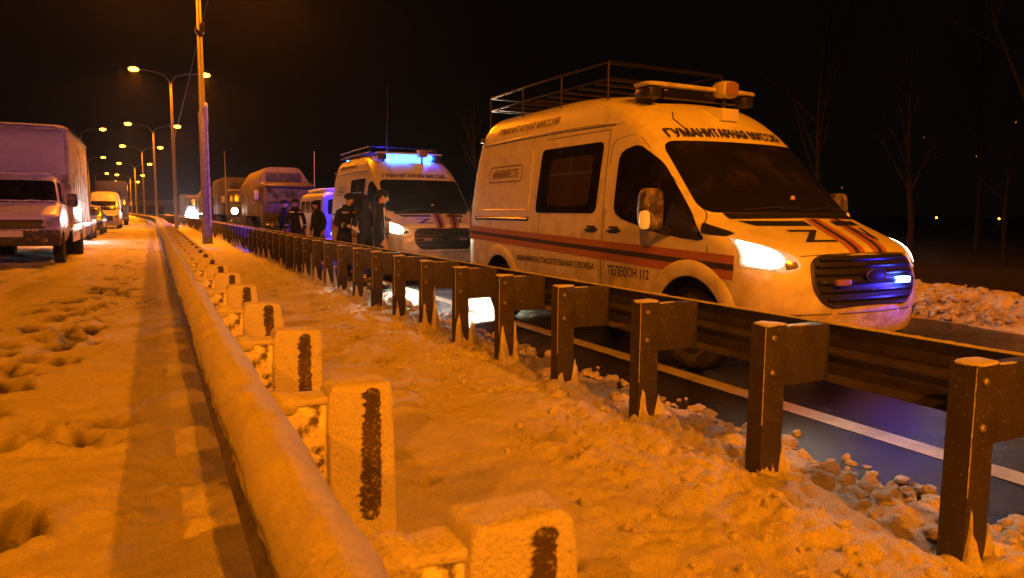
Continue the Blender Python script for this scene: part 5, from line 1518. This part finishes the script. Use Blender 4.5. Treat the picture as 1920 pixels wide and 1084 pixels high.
def person(loc, rz, label, H=1.75, lean=0.0, headtilt=0.0, arms='down', cap='beanie', bands=True, hood=False, glove=False, sit=0.0):
    """standing figure facing -y; arms: 'down', 'front' or 'hold'"""
    root = empty('person', loc, rz, label, 'person')
    root.scale = (H / 1.75,) * 3
    sl = math.sin(lean); cl = math.cos(lean)
    def L(x, y, z):                        # bend the trunk forward about the hips
        if z <= .95: return (x, y, z)
        d = z - .95
        return (x, y - d * sl + 0, .95 + d * cl)
    N = []; Ed = []
    def nd(p, r, prev=None):
        N.append((*p, r)); i = len(N) - 1
        if prev is not None: Ed.append((prev, i))
        return i
    pel = nd(L(0, 0, .96), (.165, .135))
    wai = nd(L(0, 0, 1.12), (.160, .125), pel)
    che = nd(L(0, .01, 1.32), (.180, .135), wai)
    upp = nd(L(0, .01, 1.42), (.130, .095), che)
    nec = nd(L(0, -.005, 1.50), (.060, .060), upp)
    hy = -.03 - headtilt * .05
    jaw = nd(L(0, hy, 1.575), (.066, .080), nec)
    hed = nd(L(0, hy + .005, 1.65), (.076, .094), jaw)
    top = nd(L(0, hy + .012, 1.715), (.060, .075), hed)
    nose = nd(L(0, hy - .108, 1.632), .013, hed)
    tips = []
    for sg in (-1, 1):
        hip = nd((sg * .095, 0, .88), (.105, .11), pel)
        kne = nd((sg * .115, -.02 - sit * .1, .50), (.072, .075), hip)
        ank = nd((sg * .12, .02, .12), (.056, .06), kne)
        toe = nd((sg * .135, -.15, .045), (.045, .040), ank)
        sho = nd(L(sg * .185, .01, 1.41), (.080, .080), upp)
        if arms == 'down':
            el, wr = L(sg * .255, .03, 1.14), (sg * .26, -.05 - .2 * sl, .90)
        elif arms == 'front':
            el, wr = L(sg * .25, -.03, 1.14), L(sg * .13, -.27, 1.10)
        else:
            el, wr = L(sg * .24, -.08, 1.15), L(sg * .07, -.32, 1.20)
        e = nd(el, (.060, .060), sho)
        w = nd(wr, (.042, .040), e)
        d = (Vector(wr) - Vector(el)).normalized()
        side = Vector((1, 0, 0)) if arms == 'down' else Vector((0, 0, 1))
        if arms == 'down': side = Vector((0, 1, 0))
        pm_ = Vector(wr) + d * .07
        pl_ = nd(pm_, (.034, .026), w)
        for k, ln in enumerate((.070, .080, .076, .060)):
            b = pm_ + side * (.027 - .018 * k) + d * .03
            i1 = nd(b, .0095, pl_)
            curl = Vector((-sg * .35, 0, 0)) if arms == 'down' else Vector((-sg * .6, 0, -.2))
            nd(b + (d + curl * .6).normalized() * ln, .0075, i1)
        t0 = pm_ + side * .035 - d * .02
        i1 = nd(t0, .011, pl_); nd(t0 + (d * .6 + side * .8).normalized() * .055, .009, i1)
        tips.append((Vector(wr), d))
    handc = [t[0] + t[1] * .10 for t in tips]
    neck_z = Vector(L(0, 0, 1.515))
    ax = Vector((0, -sl, cl))
    def zone(c):
        if (c - neck_z).dot(ax) > 0 and abs(c.x) < .12: return 1
        for hc in handc:
            if (c - hc).length < .105: return 2
        if c.z < .17: return 3
        return 0
    bodymesh = skin_body('body', N, Ed, pel, [M['navycloth'], M['skin'], M['glove'] if glove else M['skin'], M['boots']], zone)
    link(bpy.data.objects.new('body', bodymesh), root)
    hc = Vector(L(0, hy, 1.655))
    # eyes, ears
    for sg in (-1, 1):
        mb = MB(); mb.ball(hc + Vector((sg * .030, -.088, .006)), (.011, .008, .008), 8, 6); mb.build('eye', M['boots'], root, smooth=True)
        mb = MB(); mb.ball(hc + Vector((sg * .079, .012, -.005)), (.010, .022, .032), 8, 6); mb.build('ear', M['skin'], root, smooth=True)
    mb = MB(); mb.ball(hc + Vector((0, -.084, -.062)), (.024, .010, .006), 8, 6); mb.build('mouth', M['lips'], root, smooth=True)
    # jacket hem, collar and headgear
    mb = MB()
    cc = Vector(L(0, 0, 1.50))
    mb.lathe([(.080, -.035), (.092, 0), (.090, .045), (.078, .048), (.074, .0)], cc, 'z', 18); mb.build('collar', M['navycloth'], root, smooth=True)
    if cap == 'beanie':
        mb = MB(); superq(mb, hc + Vector((0, .012, .055)), (.092, .108, .078), .85, 20, 12); c = mb.build('knitted_cap', M['navycloth'], root, smooth=True)
    else:
        mb = MB(); superq(mb, hc + Vector((0, .014, .062)), (.094, .112, .066), .75, 20, 12); c = mb.build('peaked_cap', M['navycloth'], root, smooth=True)
        mb = MB(); superq(mb, hc + Vector((0, -.125, .040)), (.075, .060, .010), .8, 16, 6); mb.build('peak', M['navycloth'], c, smooth=True)
    if hood:
        mb = MB()
        rows = []
        for a in np.linspace(-PI * .62, PI * .62, 17):
            rows.append([hc + Vector((math.sin(a) * r, .02 + math.cos(a) * r * 1.08, z)) for r, z in ((.085, -.16), (.118, -.10), (.128, 0), (.115, .08), (.07, .125), (.01, .135))])
        mb.grid(rows); mb.build('hood', M['navycloth'], root, smooth=True)
    if bands:
        for sg in (-1, 1):
            mb = MB()
            rows = []
            for t in np.linspace(0, 1, 7):
                x = sg * (.05 + .145 * t)
                y0 = -.135 + .03 * t * t
                rows.append([Vector(L(x, y0 - .006, 1.372)), Vector(L(x, y0 - .006 + .003, 1.400))])
            mb.grid(rows)
            mb.build('reflective_band', M['reflect'], root)
        for sg in (-1, 1):
            mb = MB()
            wv_, d = tips[0 if sg < 0 else 1]
            p0 = wv_ - d * .10
            mb.tube([p0 - d * .018, p0 + d * .018], .060, 12, caps=False)
            mb.build('cuff_band', M['reflect'], root, smooth=True)
    return root
M['lips'] = mat('lips', (0.36, 0.16, 0.13), 0.5)
p1 = person((3.50, 14.6, 0), math.radians(25), 'person leaning forward in dark workwear and knitted cap beside the second van', 1.74, .22, .6, 'front', 'beanie', True, False, True)
p2 = person((3.56, 12.25, 0), math.radians(78), 'taller person in a dark knitted cap standing in profile by the second van headlight', 1.74, .04, .4, 'down', 'beanie', False, False, False)
p3 = person((3.84, 14.2, 0), math.radians(200), 'person in dark clothes seen from behind between the two rescuers', 1.70, .05, .2, 'front', 'beanie', False, True)
p4 = person((3.66, 21.0, 0), math.radians(0), 'person facing the camera in a dark jacket with pale chest bands beside the minivan', 1.72, 0, .2, 'down', 'peaked', True)
p5 = person((3.50, 22.0, 0), math.radians(60), 'person in a peaked cap standing in front of the angular box truck', 1.70, 0, .2, 'down', 'peaked', False)
p6 = person((4.08, 19.9, 0), math.radians(-60), 'hooded person standing close to the front of the blue-lit minivan', 1.66, .05, .5, 'down', 'beanie', False, True)
# sheaf of papers held out by the profile figure
mb = MB(); mb.box(-.11, .11, -.008, .008, -.15, .15)
f = tag(mb.build('folder', M['offwhite2'], None, bevel=.003), 'pale folder held between the two rescuers by the second van', 'folder')
f.location = (3.66, 14.22, 1.10); f.rotation_euler = (-.7, .5, math.radians(20))

# ================================================================== SNOWFLAKES IN THE HEADLIGHTS
mb = MB()
for i in range(60):
    y = rng.uniform(-1.5, 3.6); x = rng.uniform(3.6, 8.2); z = rng.uniform(.5, 1.9)
    if abs(x - 5.22) < 1.2 and y > 3.3: continue
    r = rng.uniform(.0015, .0035)
    mb.ball((x, y, z), (r, r, r * 1.6), 5, 4)
tag(mb.build('snowflakes', M['flake'], smooth=True), kind='stuff')

# ================================================================== HAZE
HAZE = 0.0002
mb = MB(); mb.box(-1650, 1650, -420, 2650, -2.3, 14.5)
hz = mb.build('haze', [])
hz['kind'] = 'stuff'
hm = bpy.data.materials.new('thin_frosty_haze'); hm.use_nodes = True
nt = hm.node_tree
nt.nodes.clear()
vo = nt.nodes.new('ShaderNodeVolumePrincipled'); ou = nt.nodes.new('ShaderNodeOutputMaterial')
vo.inputs['Color'].default_value = (0.9, 0.9, 0.9, 1)
vo.inputs['Density'].default_value = HAZE
vo.inputs['Anisotropy'].default_value = 0.85
nt.links.new(vo.outputs[0], ou.inputs['Volume'])
hz.data.materials.append(hm)
